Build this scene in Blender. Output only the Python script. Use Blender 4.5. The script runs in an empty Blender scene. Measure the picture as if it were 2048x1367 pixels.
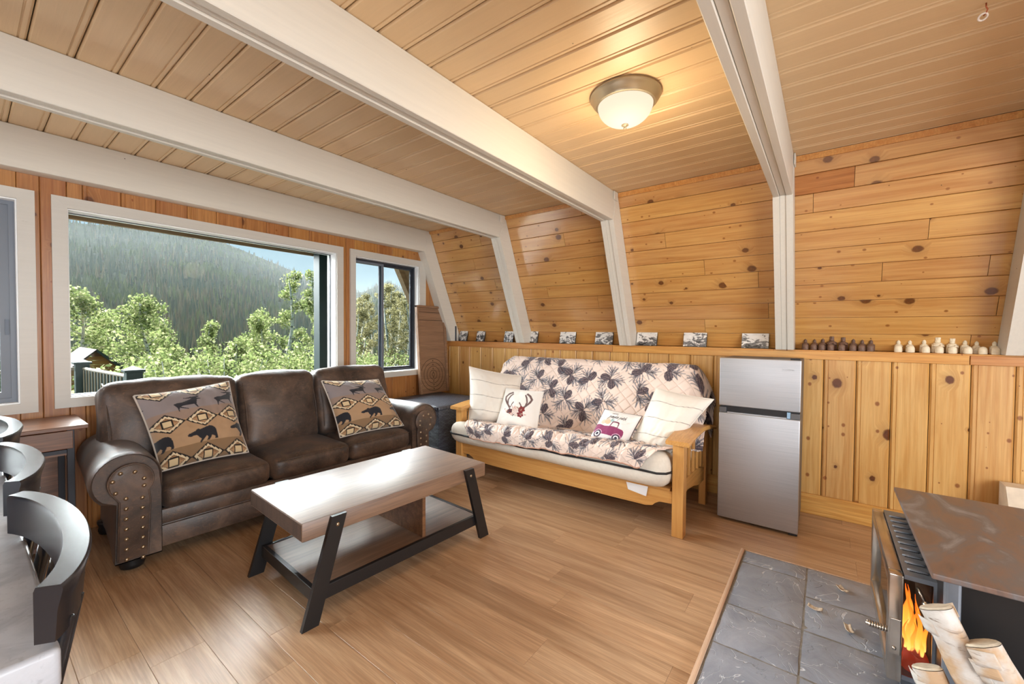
import bpy, bmesh, math, random
import numpy as np
from mathutils import Vector, Matrix, noise as mnoise
R = random.Random(7)
sc = bpy.context.scene
COL = sc.collection
sin, cos, pi = math.sin, math.cos, math.pi

# ------------------------------------------------------------------ camera
yaw, pit, rol = 0.9246, -0.0232, 0.0073
fw = Vector((sin(yaw)*cos(pit), cos(yaw)*cos(pit), sin(pit)))
rt = Vector((cos(yaw), -sin(yaw), 0))
up = rt.cross(fw)
r2 = rt*cos(rol) + up*sin(rol)
u2 = up*cos(rol) - rt*sin(rol)
cd = bpy.data.cameras.new('camera')
cam = bpy.data.objects.new('camera', cd)
COL.objects.link(cam)
cam.matrix_world = Matrix(((r2.x, u2.x, -fw.x, 0), (r2.y, u2.y, -fw.y, 0), (r2.z, u2.z, -fw.z, 1.306), (0, 0, 0, 1)))
cd.sensor_width = 36
cd.lens = 834.5/2048*36
cd.clip_start = 0.02
cd.clip_end = 3000
sc.camera = cam

# ------------------------------------------------------------------ light
sc.view_settings.view_transform = 'Standard'
sc.view_settings.look = 'None'
sc.view_settings.gamma = 1
sc.view_settings.use_curve_mapping = False
sc.view_settings.exposure = 0.2

w = bpy.data.worlds.new('sky')
sc.world = w
w.use_nodes = True
nt = w.node_tree
nt.nodes.clear()
tc = nt.nodes.new('ShaderNodeTexCoord')
sep = nt.nodes.new('ShaderNodeSeparateXYZ')
rmp = nt.nodes.new('ShaderNodeValToRGB')
rmp.color_ramp.elements[0].position = 0.0
rmp.color_ramp.elements[0].color = (0.26, 0.42, 0.50, 1)
rmp.color_ramp.elements[1].position = 0.55
rmp.color_ramp.elements[1].color = (0.11, 0.29, 0.46, 1)
bg = nt.nodes.new('ShaderNodeBackground')
bg.inputs[1].default_value = 1.0
wo = nt.nodes.new('ShaderNodeOutputWorld')
nt.links.new(tc.outputs['Generated'], sep.inputs[0])
nt.links.new(sep.outputs[2], rmp.inputs[0])
nt.links.new(rmp.outputs[0], bg.inputs[0])
nt.links.new(bg.outputs[0], wo.inputs[0])

def light(name, kind, energy, color, loc, direction, **kw):
    l = bpy.data.lights.new(name, kind)
    l.energy = energy
    l.color = color
    for k, v in kw.items():
        setattr(l, k, v)
    o = bpy.data.objects.new(name, l)
    COL.objects.link(o)
    o.location = loc
    o.rotation_euler = Vector(direction).to_track_quat('-Z', 'Y').to_euler()
    return o

# hazy sun standing off the window side
light('sun', 'SUN', 42.0, (0.97, 0.99, 1.0), (0, 30, 30), (-0.02, -0.86, -0.50), angle=math.radians(82))
# area lights added behind the camera and at left to brighten the room
light('rear_fill', 'AREA', 180, (0.95, 0.98, 1.0), (0.0, -3.05, 1.35), (0.25, 1, 0.03), shape='RECTANGLE', size=3.2, size_y=2.0)
light('left_fill', 'AREA', 62, (0.86, 0.93, 1.0), (-3.0, 0.6, 1.5), (1, 0.1, -0.1), shape='RECTANGLE', size=2.6, size_y=1.2)

# ------------------------------------------------------------------ mesh helpers
class B:
    """collects faces; build() links them as ONE mesh object"""
    def __init__(s):
        s.v = []
        s.f = []
        s.c = None
    def add(s, vs, fs):
        n = len(s.v)
        s.v += [tuple(p) for p in vs]
        s.f += [tuple(i+n for i in f) for f in fs]
        return s
    def box(s, x0, x1, y0, y1, z0, z1, bev=0, seg=2):
        if x0 > x1: x0, x1 = x1, x0
        if y0 > y1: y0, y1 = y1, y0
        if z0 > z1: z0, z1 = z1, z0
        if bev:
            bm = bmesh.new()
            bmesh.ops.create_cube(bm, size=1)
            for p in bm.verts:
                p.co = ((x0+x1)/2+p.co.x*(x1-x0), (y0+y1)/2+p.co.y*(y1-y0), (z0+z1)/2+p.co.z*(z1-z0))
            bev = min(bev, 0.45*min(x1-x0, y1-y0, z1-z0))
            bmesh.ops.bevel(bm, geom=list(bm.edges), offset=bev, segments=seg, affect='EDGES', profile=0.5)
            bm.verts.index_update()
            s.add([p.co[:] for p in bm.verts], [[p.index for p in f.verts] for f in bm.faces])
            bm.free()
            return s
        return s.add([(x0, y0, z0), (x1, y0, z0), (x1, y1, z0), (x0, y1, z0), (x0, y0, z1), (x1, y0, z1), (x1, y1, z1), (x0, y1, z1)],
                     [(3, 2, 1, 0), (4, 5, 6, 7), (0, 1, 5, 4), (1, 2, 6, 5), (2, 3, 7, 6), (3, 0, 4, 7)])
    def hexa(s, p):
        """8 corners: bottom ring 0-3, top ring 4-7"""
        return s.add(p, [(3, 2, 1, 0), (4, 5, 6, 7), (0, 1, 5, 4), (1, 2, 6, 5), (2, 3, 7, 6), (3, 0, 4, 7)])
    def loft(s, rings, cap=True, closed=True):
        n = len(rings[0])
        vs = [p for r in rings for p in r]
        fs = []
        for i in range(len(rings)-1):
            for j in range(n if closed else n-1):
                k = (j+1) % n
                fs.append((i*n+j, i*n+k, (i+1)*n+k, (i+1)*n+j))
        if cap:
            fs.append(tuple(range(n-1, -1, -1)))
            fs.append(tuple((len(rings)-1)*n+j for j in range(n)))
        return s.add(vs, fs)
    def prism(s, poly, axis, a, b):
        """poly of 2-D points extruded along axis from a to b (axis x: (y,z), y: (x,z), z: (x,y))"""
        def P(p, t):
            return {'x': (t, p[0], p[1]), 'y': (p[0], t, p[1]), 'z': (p[0], p[1], t)}[axis]
        return s.loft([[P(p, a) for p in poly], [P(p, b) for p in poly]])
    def lathe(s, prof, c=(0, 0, 0), n=24, sx=1, sy=1):
        rings = [[(c[0]+r*cos(2*pi*k/n)*sx, c[1]+r*sin(2*pi*k/n)*sy, c[2]+z) for k in range(n)] for r, z in prof]
        return s.loft(rings)
    def tube(s, pts, r, n=8, cap=True):
        pts = [Vector(p) for p in pts]
        rings = []
        ref = None
        for i, p in enumerate(pts):
            d = (pts[min(i+1, len(pts)-1)]-pts[max(i-1, 0)]).normalized()
            if ref is None:
                ref = d.orthogonal().normalized()
            ref = (ref-d*ref.dot(d)).normalized()
            b = d.cross(ref)
            rr = r[i] if isinstance(r, (list, tuple)) else r
            rings.append([p+(ref*cos(2*pi*k/n)+b*sin(2*pi*k/n))*rr for k in range(n)])
        return s.loft(rings, cap)
    def grid(s, fn, nu, nv):
        vs = [fn(i/nu, j/nv) for j in range(nv+1) for i in range(nu+1)]
        fs = [(j*(nu+1)+i, j*(nu+1)+i+1, (j+1)*(nu+1)+i+1, (j+1)*(nu+1)+i) for j in range(nv) for i in range(nu)]
        return s.add(vs, fs)
    def build(s, name, mat, parent=None, smooth=False, local=False, fix=True):
        me = bpy.data.meshes.new(name)
        vs = s.v
        o = bpy.data.objects.new(name, me)
        if parent is not None:
            o.parent = parent
            if not local and parent.type == 'EMPTY':
                l = parent.location
                vs = [(p[0]-l[0], p[1]-l[1], p[2]-l[2]) for p in vs]
            if not local and parent.parent is not None and parent.parent.type == 'EMPTY':
                l = parent.parent.location
                vs = [(p[0]-l[0], p[1]-l[1], p[2]-l[2]) for p in vs]
        me.from_pydata(vs, [], s.f)
        if s.c is not None:
            at = me.color_attributes.new('Print', 'FLOAT_COLOR', 'POINT')
            at.data.foreach_set('color', np.asarray(s.c, np.float32).ravel())
        if fix:
            bm = bmesh.new()
            bm.from_mesh(me)
            bmesh.ops.recalc_face_normals(bm, faces=bm.faces)
            bm.to_mesh(me)
            bm.free()
        if smooth:
            me.polygons.foreach_set('use_smooth', [True]*len(me.polygons))
            if smooth is not True:
                me.set_sharp_from_angle(angle=math.radians(smooth))
        if mat:
            me.materials.append(mat)
        COL.objects.link(o)
        return o

def tag(o, label=None, cat=None, group=None, kind=None):
    if label: o['label'] = label
    if cat: o['category'] = cat
    if group: o['group'] = group
    if kind: o['kind'] = kind
    return o

def thing(name, label, cat, loc=(0, 0, 0), rz=0, group=None):
    o = bpy.data.objects.new(name, None)
    COL.objects.link(o)
    o.location = loc
    o.rotation_euler = (0, 0, rz)
    return tag(o, label, cat, group)

def struct(b, name, mat, label, **k):
    return tag(b.build(name, mat, **k), label, None, None, 'structure')

def dup(root, loc, rz=None, label=None):
    r = root.copy()
    COL.objects.link(r)
    r.location = loc
    if rz is not None: r.rotation_euler = (0, 0, rz)
    if label: r['label'] = label
    for ch in root.children:
        c = ch.copy()
        COL.objects.link(c)
        c.parent = r
        for g in ch.children:
            d = g.copy()
            COL.objects.link(d)
            d.parent = c
    return r

def share(o, name, parent, loc, rot=None, scale=None):
    """another piece using the mesh of o"""
    c = bpy.data.objects.new(name, o.data)
    COL.objects.link(c)
    c.parent = parent
    c.location = loc
    if rot is not None: c.rotation_euler = rot
    if scale is not None: c.scale = scale
    return c

def cushion(b, x0, x1, y0, y1, z0, z1, r=.05, puff=(0, 0, 0), n=14, wr=0, seed=0):
    """rounded, puffed block"""
    h = Vector(((x1-x0)/2, (y1-y0)/2, (z1-z0)/2))
    c = Vector(((x1+x0)/2, (y1+y0)/2, (z1+z0)/2))
    bm = bmesh.new()
    for ax in range(3):
        for sg in (-1, 1):
            idx = [[None]*(n+1) for _ in range(n+1)]
            for i in range(n+1):
                for j in range(n+1):
                    p = [0, 0, 0]
                    a = -cos(pi*i/n)*.5 + (2*i/n-1)*.5
                    d = -cos(pi*j/n)*.5 + (2*j/n-1)*.5
                    p[ax] = sg
                    p[(ax+1) % 3] = a*sg
                    p[(ax+2) % 3] = d
                    q = Vector((p[0]*h.x, p[1]*h.y, p[2]*h.z))
                    rr = [min(r, h[k]) for k in range(3)]
                    k_ = Vector([max(-(h[k]-rr[k]), min(h[k]-rr[k], q[k])) for k in range(3)])
                    e = q-k_
                    if e.length > 1e-9:
                        m = max(abs(e[k])/rr[k] for k in range(3))
                        en = Vector([e[k]/rr[k] for k in range(3)])
                        en = en.normalized()*m
                        e = Vector([en[k]*rr[k] for k in range(3)])
                    q = k_+e
                    t = Vector((q.x/h.x, q.y/h.y, q.z/h.z))
                    f = [(1-t[(k+1) % 3]**2)*(1-t[(k+2) % 3]**2) for k in range(3)]
                    q += Vector([puff[k]*t[k]*max(0, f[k]) for k in range(3)])
                    if wr:
                        q += mnoise.noise_vector((q+c)*9+Vector((seed, 0, 0)))*wr
                    idx[i][j] = bm.verts.new(q+c)
            for i in range(n):
                for j in range(n):
                    bm.faces.new((idx[i][j], idx[i+1][j], idx[i+1][j+1], idx[i][j+1]))
    bmesh.ops.remove_doubles(bm, verts=bm.verts, dist=1e-5)
    bm.verts.index_update()
    b.add([p.co[:] for p in bm.verts], [[p.index for p in f.verts] for f in bm.faces])
    bm.free()
    return b

# ------------------------------------------------------------------ materials
def lin(c):
    return tuple(((x/255)/12.92 if x/255 <= .04045 else ((x/255+.055)/1.055)**2.4) for x in c)
def L4(c):
    return lin(c)+(1,)

class Mat:
    def __init__(s, name, color=(200, 200, 200), rough=.5, metal=0, spec=.5):
        s.m = bpy.data.materials.new(name)
        s.m.use_nodes = True
        s.t = s.m.node_tree
        s.p = s.t.nodes['Principled BSDF']
        s.p.inputs['Base Color'].default_value = L4(color)
        s.p.inputs['Roughness'].default_value = rough
        s.p.inputs['Metallic'].default_value = metal
        s.p.inputs['Specular IOR Level'].default_value = spec
    def n(s, typ, ins=None, **props):
        nd = s.t.nodes.new('ShaderNode'+typ)
        for k, v in props.items():
            setattr(nd, k, v)
        for k, v in (ins or {}).items():
            if hasattr(v, 'links') or hasattr(v, 'is_linked'):
                s.t.links.new(v, nd.inputs[k])
            else:
                nd.inputs[k].default_value = v
        return nd
    def link(s, a, b):
        s.t.links.new(a, b)
    def coords(s, scale=(1, 1, 1), rnd=0, kind='Object'):
        tc = s.n('TexCoord').outputs[kind]
        if rnd:
            oi = s.n('ObjectInfo')
            mu = s.n('VectorMath', {0: oi.outputs['Random'], 1: (rnd*7.3, rnd*3.1, rnd*5.7)}, operation='MULTIPLY')
            tc = s.n('VectorMath', {0: tc, 1: mu.outputs[0]}, operation='ADD').outputs[0]
        return s.n('Mapping', {'Vector': tc, 'Scale': scale}).outputs[0]
    def ramp(s, fac, stops):
        r = s.n('ValToRGB', {0: fac})
        e = r.color_ramp.elements
        while len(e) < len(stops): e.new(.5)
        for i, (p, c) in enumerate(stops):
            e[i].position = p
            e[i].color = (c, c, c, 1) if isinstance(c, (int, float)) else L4(c)
        return r.outputs[0]
    def noise(s, vec, scale, detail=4, rough=.55, dist=0):
        return s.n('TexNoise', {'Vector': vec, 'Scale': scale, 'Detail': detail, 'Roughness': rough, 'Distortion': dist}).outputs['Fac']
    def mix(s, fac, a, b, mode='MIX'):
        nd = s.n('Mix', data_type='RGBA', blend_type=mode)
        for i, v in ((0, fac), (6, a), (7, b)):
            if hasattr(v, 'is_linked'):
                s.link(v, nd.inputs[i])
            else:
                nd.inputs[i].default_value = v if i == 0 else (L4(v) if len(v) == 3 else v)
        return nd.outputs[2]
    def math(s, op, a, b=0.0, c=None):
        nd = s.n('Math', operation=op)
        for i, v in enumerate((a, b, c)):
            if v is None: continue
            if hasattr(v, 'is_linked'): s.link(v, nd.inputs[i])
            else: nd.inputs[i].default_value = v
        return nd.outputs[0]
    def color(s, c):
        s.link(c, s.p.inputs['Base Color'])
    def rough(s, c):
        s.link(c, s.p.inputs['Roughness'])
    def bump(s, h, strength=.3, dist=.01):
        b = s.n('Bump', {'Height': h, 'Strength': strength, 'Distance': dist})
        s.link(b.outputs[0], s.p.inputs['Normal'])
    def rand(s):
        return s.n('ObjectInfo').outputs['Random']

def plain(name, color, rough=.5, metal=0, spec=.5, var=0, scale=20, bump=0):
    m = Mat(name, color, rough, metal, spec)
    if var or bump:
        nz = m.noise(m.coords(), scale, 5)
        if var:
            d = tuple(max(0, int(x*(1-var))) for x in color)
            e = tuple(min(255, int(x*(1+var))) for x in color)
            m.color(m.ramp(nz, [(.3, d), (.7, e)]))
        if bump:
            m.bump(nz, bump, .004)
    return m.m

def pine(name, light, dark, knot=(122, 66, 24), rough=.32, knots=1.0, cell=5.5, hue=.16, coat=0.0, grain=1.0):
    """planed pine: x of the object is the grain direction"""
    m = Mat(name, light, rough)
    co = m.coords((1, 1, 1), 3.0)
    # knots: 2-D cells
    kv = m.n('Mapping', {'Vector': co, 'Scale': (.8, 1, 0)}).outputs[0]
    vo = m.n('TexVoronoi', {'Vector': kv, 'Scale': cell, 'Randomness': .95}, voronoi_dimensions='2D')
    sp = m.n('SeparateColor', {0: vo.outputs['Color']})
    rad = m.n('MapRange', {0: sp.outputs[0], 1: .64, 2: 1.0, 3: 0.0, 4: .15*knots}).outputs[0]
    dd = vo.outputs['Distance']
    wob = m.noise(co, 60, 2)
    d2 = m.math('ADD', dd, m.math('MULTIPLY', m.math('SUBTRACT', wob, .5), .05))
    ratio = m.math('DIVIDE', d2, m.math('ADD', rad, .0005))
    kmask = m.n('MapRange', {0: ratio, 1: .75, 2: 1.05, 3: 1.0, 4: 0.0}).outputs[0]
    halo = m.n('MapRange', {0: ratio, 1: .9, 2: 2.6, 3: 1.0, 4: 0.0}).outputs[0]
    v2 = m.n('TexVoronoi', {'Vector': kv, 'Scale': cell*2.3, 'Randomness': 1.0}, voronoi_dimensions='2D')
    s2 = m.n('SeparateColor', {0: v2.outputs['Color']})
    r2_ = m.n('MapRange', {0: s2.outputs[1], 1: .72, 2: 1.0, 3: 0.0, 4: .13*knots}).outputs[0]
    km2 = m.n('MapRange', {0: m.math('DIVIDE', v2.outputs['Distance'], m.math('ADD', r2_, .0005)), 1: .6, 2: 1.1, 3: .85, 4: 0.0}).outputs[0]
    # grain, bent around the knots
    off = m.n('CombineXYZ', {1: m.math('MULTIPLY', halo, .035)}).outputs[0]
    gco = m.n('VectorMath', {0: co, 1: off}, operation='ADD').outputs[0]
    g1 = m.noise(m.n('Mapping', {'Vector': gco, 'Scale': (1.3, 26, 26)}).outputs[0], 1.6, 5, .6, .4)
    g2 = m.noise(m.n('Mapping', {'Vector': gco, 'Scale': (3.5, 130, 130)}).outputs[0], 1.0, 3)
    cat = m.n('TexWave', {'Vector': m.n('Mapping', {'Vector': gco, 'Scale': (.55, 9, 9)}).outputs[0], 'Scale': 2.2, 'Distortion': 5.0, 'Detail': 2.0, 'Detail Scale': 1.2}, bands_direction='Y').outputs['Fac']
    c = m.ramp(g1, [(.32, dark), (.62, light)])
    c = m.mix(m.math('MULTIPLY', cat, .28*grain), c, dark)
    c = m.mix(m.math('MULTIPLY', m.ramp(g2, [(.45, 1.0), (.6, 0.0)]), .22*grain), c, tuple(int(x*.72) for x in dark))
    big = m.noise(co, 1.7, 2)
    c = m.mix(m.math('MULTIPLY', m.ramp(big, [(.45, 0.0), (.75, 1.0)]), .30), c, dark)
    hs = m.n('HueSaturation', {'Color': c, 'Hue': m.n('MapRange', {0: m.rand(), 3: .5-hue*.05, 4: .5+hue*.04}).outputs[0],
                               'Value': m.n('MapRange', {0: m.rand(), 3: 1-hue, 4: 1+hue*.55}).outputs[0]})
    c = m.mix(m.math('MULTIPLY', halo, .32), hs.outputs[0], tuple(int(a*.72) for a in dark))
    c = m.mix(kmask, c, m.mix(wob, knot, tuple(int(a*.55) for a in knot)))
    c = m.mix(km2, c, tuple(int(a*1.1) for a in knot))
    m.color(c)
    m.bump(m.math('SUBTRACT', g1, m.math('MULTIPLY', kmask, .4)), .12, .004)
    if coat:
        m.p.inputs['Coat Weight'].default_value = coat
        m.p.inputs['Coat Roughness'].default_value = .16
        m.p.inputs['Coat IOR'].default_value = 1.7
    return m.m

def wood(name, light, dark, rough=.4, streak=(1.2, 22, 22), hue=.1, fine=.2, bump=.1, spec=.5, rnd=3.0):
    m = Mat(name, light, rough, 0, spec)
    co = m.coords((1, 1, 1), rnd)
    g1 = m.noise(m.n('Mapping', {'Vector': co, 'Scale': streak}).outputs[0], 1.3, 6, .62, .7)
    g2 = m.noise(m.n('Mapping', {'Vector': co, 'Scale': (5, 160, 160)}).outputs[0], 1.0, 3)
    c = m.ramp(g1, [(.3, dark), (.66, light)])
    c = m.mix(m.math('MULTIPLY', m.ramp(g2, [(.42, 1.0), (.58, 0.0)]), fine), c, tuple(int(x*.6) for x in dark))
    hs = m.n('HueSaturation', {'Color': c, 'Value': m.n('MapRange', {0: m.rand(), 3: 1-hue, 4: 1+hue}).outputs[0]})
    m.color(hs.outputs[0])
    m.bump(g1, bump, .003)
    return m.m

def paint(name, color, rough=.45, wear=(90, 70, 55), wear_amt=.5, hue=.03, nails=True, grain=.12):
    """brushed house paint over boards: x is the board direction; small nail holes and chips"""
    m = Mat(name, color, rough)
    co = m.coords((1, 1, 1), 2.0)
    g = m.noise(m.n('Mapping', {'Vector': co, 'Scale': (2, 40, 40)}).outputs[0], 1.5, 5, .6, .5)
    base = m.ramp(g, [(.25, tuple(int(x*.975) for x in color)), (.7, color)])
    hs = m.n('HueSaturation', {'Color': base, 'Value': m.n('MapRange', {0: m.rand(), 3: 1-hue, 4: 1+hue}).outputs[0]})
    c = hs.outputs[0]
    ch = m.noise(m.n('Mapping', {'Vector': co, 'Scale': (3, 16, 16)}).outputs[0], 2.2, 8, .72)
    cm = m.ramp(ch, [(.70, 0.0), (.735, 1.0)])
    c = m.mix(m.math('MULTIPLY', cm, wear_amt), c, wear)
    if nails:
        vo = m.n('TexVoronoi', {'Vector': co, 'Scale': 4.2})
        dot = m.n('MapRange', {0: vo.outputs['Distance'], 1: .012, 2: .02, 3: .85, 4: 0.0}).outputs[0]
        c = m.mix(dot, c, (60, 52, 45))
    m.color(c)
    m.bump(g, grain, .003)
    return m.m

def attr_mat(name, rough=.85, bump=0, bscale=300, sheen=.3, spec=.2):
    m = Mat(name, (200, 200, 200), rough, 0, spec)
    a = m.n('Attribute', attribute_name='Print')
    m.color(a.outputs['Color'])
    if bump:
        m.bump(m.noise(m.coords(), bscale, 2), bump, .002)
    m.p.inputs['Sheen Weight'].default_value = sheen
    return m.m

def emit(name, color, strength):
    m = Mat(name, color)
    m.p.inputs['Emission Color'].default_value = L4(color)
    m.p.inputs['Emission Strength'].default_value = strength
    return m.m

MT = {}
MT['slope'] = pine('varnished_pine_boards', (212, 162, 94), (188, 130, 66), rough=.3, coat=1.0, grain=.5, knot=(128, 74, 24), hue=.08)
MT['slopedark'] = pine('stained_pine_board', (200, 136, 70), (164, 100, 44), rough=.3, coat=.2, grain=.5)
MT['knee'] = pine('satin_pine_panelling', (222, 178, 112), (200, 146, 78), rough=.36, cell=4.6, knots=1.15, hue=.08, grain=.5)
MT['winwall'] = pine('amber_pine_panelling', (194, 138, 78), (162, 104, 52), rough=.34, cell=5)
MT['ledge'] = pine('pine_ledge', (222, 166, 94), (196, 130, 62), rough=.35, knots=.6)
MT['base'] = pine('pine_baseboard', (224, 172, 98), (200, 136, 64), rough=.36)
MT['ceil'] = paint('tan_painted_ceiling', (214, 184, 144), .42, (96, 66, 44), .7, .05, True, .2)
MT['white'] = paint('white_painted_timber', (214, 209, 198), .42, (120, 112, 104), .55, .02)
MT['casing'] = paint('white_window_casing', (200, 196, 188), .4, (130, 124, 116), .6, .02)
MT['floor'] = wood('laminate_floor', (208, 173, 138), (168, 130, 97), .34, (1.0, 14, 14), .09, .22, .06, .45)
MT['dark'] = plain('shadow_gap', (38, 26, 16), .9)
# ================================================================== the setting
CEIL, SILL, UK = 2.471, 1.193, 3.736           # ceiling, ledge top, knee wall face
VW, VB = 3.83, -3.2                             # window wall face, rear wall face
ST, SB = (3.322, 2.471), (3.856, 1.193)         # sloping wall (u,z) top and bottom
def uslope(z):
    return SB[0]+(ST[0]-SB[0])*(z-SB[1])/(ST[1]-SB[1])
def zslope(u):
    return SB[1]+(ST[1]-SB[1])*(u-SB[0])/(ST[0]-SB[0])

def board(parent, name, o, X, Z, Ln, W, T, mat, c=.004, bead=0, gap=.0012):
    X, Z = Vector(X).normalized(), Vector(Z).normalized()
    Y = Z.cross(X)
    w0, w1 = gap, W-gap
    pr = [(w0, 0), (w0, T-c), (w0+c, T), (w1-c, T), (w1, T-c), (w1, 0)]
    if bead:
        q = w1-bead
        pr = [(w0, 0), (w0, T-c), (w0+c, T), (q-.004, T), (q-.0015, T-.004), (q+.0015, T-.004), (q+.004, T), (w1-c, T), (w1, T-c), (w1, 0)]
    b = B()
    b.loft([[(gap, y, z) for y, z in pr], [(Ln-gap, y, z) for y, z in pr]])
    ob = b.build(name, mat, parent, fix=True)
    ob.matrix_basis = Matrix(((X.x, Y.x, Z.x, o[0]), (X.y, Y.y, Z.y, o[1]), (X.z, Y.z, Z.z, o[2]), (0, 0, 0, 1)))
    return ob

# floor --------------------------------------------------------------
fl = struct(B().box(-3.8, 3.9, VB, 3.98, -.2, -.012), 'floor', MT['dark'], 'medium brown wood laminate plank floor')
PW = .178
k0 = math.floor((-3.7-.427)/PW)
rr = random.Random(3)
for k in range(k0, 21):
    ua = .427+PW*k
    if ua > UK: continue
    v = VB-rr.random()*1.1
    while v < VW:
        ln = rr.choice((1.21, 1.21, .9))
        a, e = max(v, VB), min(v+ln, 3.85)
        # planks run under the walls; those beyond the sight lines stay whole
        if e-a > .05 and ua > -1.6:
            board(fl, 'plank', (ua+PW, a, -.012), (0, 1, 0), (0, 0, 1), e-a, PW, .012, MT['floor'], .0012, 0, .0004)
        v += ln
B().box(-3.75, .427+PW*math.ceil((-1.6-.427)/PW)+.0, VB, 3.85, -.012, 0).build('plank', MT['floor'], fl)

# ceiling ------------------------------------------------------------
ce = struct(B().box(-3.9, 3.6, VB, 4.6, CEIL+.02, CEIL+.14), 'ceiling', MT['dark'], 'tan painted tongue and groove plank ceiling')
CP = .1368
k = 0
while .866+CP*(k-31) < 3.36:
    ua = .866+CP*(k-31)
    board(ce, 'ceiling_board', (ua, VB, CEIL+.02), (0, 1, 0), (0, 0, -1), VW+.1-VB, min(CP, 3.40-ua), .02, MT['ceil'], .007, .022, rr.choice((.0012, .0017, .0022)) if k != 42 else .0032)
    k += 1

# sloping upper wall -------------------------------------------------
dv = Vector((ST[0]-SB[0], 0, ST[1]-SB[1]))
SL = dv.length
dv.normalize()
nn = Vector((-dv.z, 0, dv.x))
ws = B().hexa([(SB[0]+.03, VB, SB[1]-.05), (SB[0]+.03, VW+.15, SB[1]-.05), (SB[0]+.15, VW+.15, SB[1]-.05), (SB[0]+.15, VB, SB[1]-.05),
               (ST[0]+.03, VB, ST[1]), (ST[0]+.03, VW+.15, ST[1]), (ST[0]+.15, VW+.15, ST[1]), (ST[0]+.15, VB, ST[1])])
wsl = struct(ws, 'wall_right', MT['dark'], 'sloping knotty pine plank wall above the ledge')
NB = 11
joints = [[2.1, -.72], [.95, -1.6], [2.9, .62, -.55], [1.75, -1.2], [2.42, .55, -.15, -.62], [3.2, 1.05, -1.5], [2.62, 1.62, -.48], [3.3, 1.2, .42, -1.1], [2.25, .35, -.95], [3.0, 1.5, .25, -.12], [1.9, -1.0]]
for i in range(NB):
    z_ = Vector((SB[0], 0, SB[1]))+dv*(SL*i/NB)
    ed = [VW+.05]+[j-.13*(i % 3) for j in joints[i]]+[VB]
    for a, e in zip(ed[:-1], ed[1:]):
        o = (z_.x-nn.x*.02, a, z_.z-nn.z*.02)
        board(wsl, 'slope_board', o, (0, -1, 0), nn, a-e, SL/NB, .02, MT['slopedark'] if i == 9 and abs(a-.25) < .01 else MT['slope'], .003)
# small cover strip under the ceiling
b = B().prism([(ST[0]-.012, CEIL-.004), (ST[0]+.02, CEIL-.004), (ST[0]+.03, CEIL-.034), (ST[0]+.004, CEIL-.036)], 'y', VB, VW)
b.build('cover_strip', MT['ledge'], wsl)

# knee wall ----------------------------------------------------------
kw = struct(B().box(UK+.016, UK+.2, VB, VW+.1, 0, 1.15), 'wall_knee', MT['dark'], 'vertical pine panelled knee wall behind the futon and fridge')
KP = .1815
k = 0
while 3.825-KP*(k+1) > VB-.1:
    va = 3.825-KP*(k+1)
    board(kw, 'panel_board', (UK+.018, va, .0), (0, 0, 1), (-1, 0, 0), 1.135, KP, .018, MT['knee'], .009, .024, .0018)
    k += 1
# ledge: a top shelf and a front rail
lg = bpy.data.objects.new('trim_6', None)
COL.objects.link(lg)
tag(lg, 'pine ledge and front rail on top of the knee wall', None, None, 'structure')
def vboard(name, parent, u0, u1, z0, z1, va, vb, mat, c=.003):
    """board running along v"""
    b = B().box(0, va-vb, 0, u1-u0, 0, z1-z0, c)
    o = b.build(name, mat, parent, local=True)
    o.matrix_basis = Matrix(((0, 1, 0, u0), (-1, 0, 0, va), (0, 0, 1, z0), (0, 0, 0, 1)))
    return o
tag(vboard('baseboard_right', None, UK-.02, UK-.0005, 0, .146, VW-.02, VB, MT['base'], .004), 'plain pine baseboard along the knee wall', None, None, 'structure')
for a, e in ((VW, 1.62), (1.617, -.70), (-.703, VB)):
    vboard('rail', lg, UK-.016, UK+.012, 1.127, 1.184, a, e, MT['ledge'])
for a, e in ((VW, 2.05), (2.047, -.95), (-.953, VB)):
    vboard('shelf', lg, UK-.006, SB[0]+.04, 1.172, 1.1925, a, e, MT['ledge'])

# window wall --------------------------------------------------------
TW = .18
OP = [(-1.40, .215, .86, 2.07), (.42, 2.222, .872, 2.062), (2.424, 3.25, .862, 2.064)]    # openings u0,u1,z0,z1
ww = B()
ww.box(-3.8, OP[0][0], VW+.018, VW+.16, 0, 2.6)
ww.box(OP[0][1], OP[1][0], VW+.018, VW+.16, 0, 2.6)
ww.box(OP[1][1], OP[2][0], VW+.018, VW+.16, 0, 2.6)
ww.box(OP[2][1], 4.0, VW+.018, VW+.16, 0, 2.6)
for a in OP:
    ww.box(a[0], a[1], VW+.018, VW+.16, 0, a[2])
    ww.box(a[0], a[1], VW+.018, VW+.16, a[3], 2.6)
wwo = struct(ww, 'wall_window', MT['dark'], 'amber pine panelled wall with the three windows')
WP = .184
for k in range(-12, 20):
    a, e = .306+WP*k, .306+WP*(k+1)
    if a > 3.84: break
    e = min(e, 3.86)
    cuts = sorted({a, e} | {q for o in OP for q in o[:2] if a < q < e})
    for x0, x1 in zip(cuts[:-1], cuts[1:]):
        if x1-x0 < .012: continue
        top = min(2.47, zslope(x0)+.02)
        spans = [(0, top)]
        for o in OP:
            if o[0]-.001 <= x0 and x1 <= o[1]+.001:
                spans = [(0, o[2]), (o[3], top)]
        for z0, z1 in spans:
            # boards stand on the header joint in the left part
            board(wwo, 'panel_board', (x1, VW+.018, z0), (0, 0, 1), (0, -1, 0), z1-z0, x1-x0, .018, MT['winwall'], .004 if x1-x0 > .1 else .002, .02 if x1-x0 > .15 else 0, .001)

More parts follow.
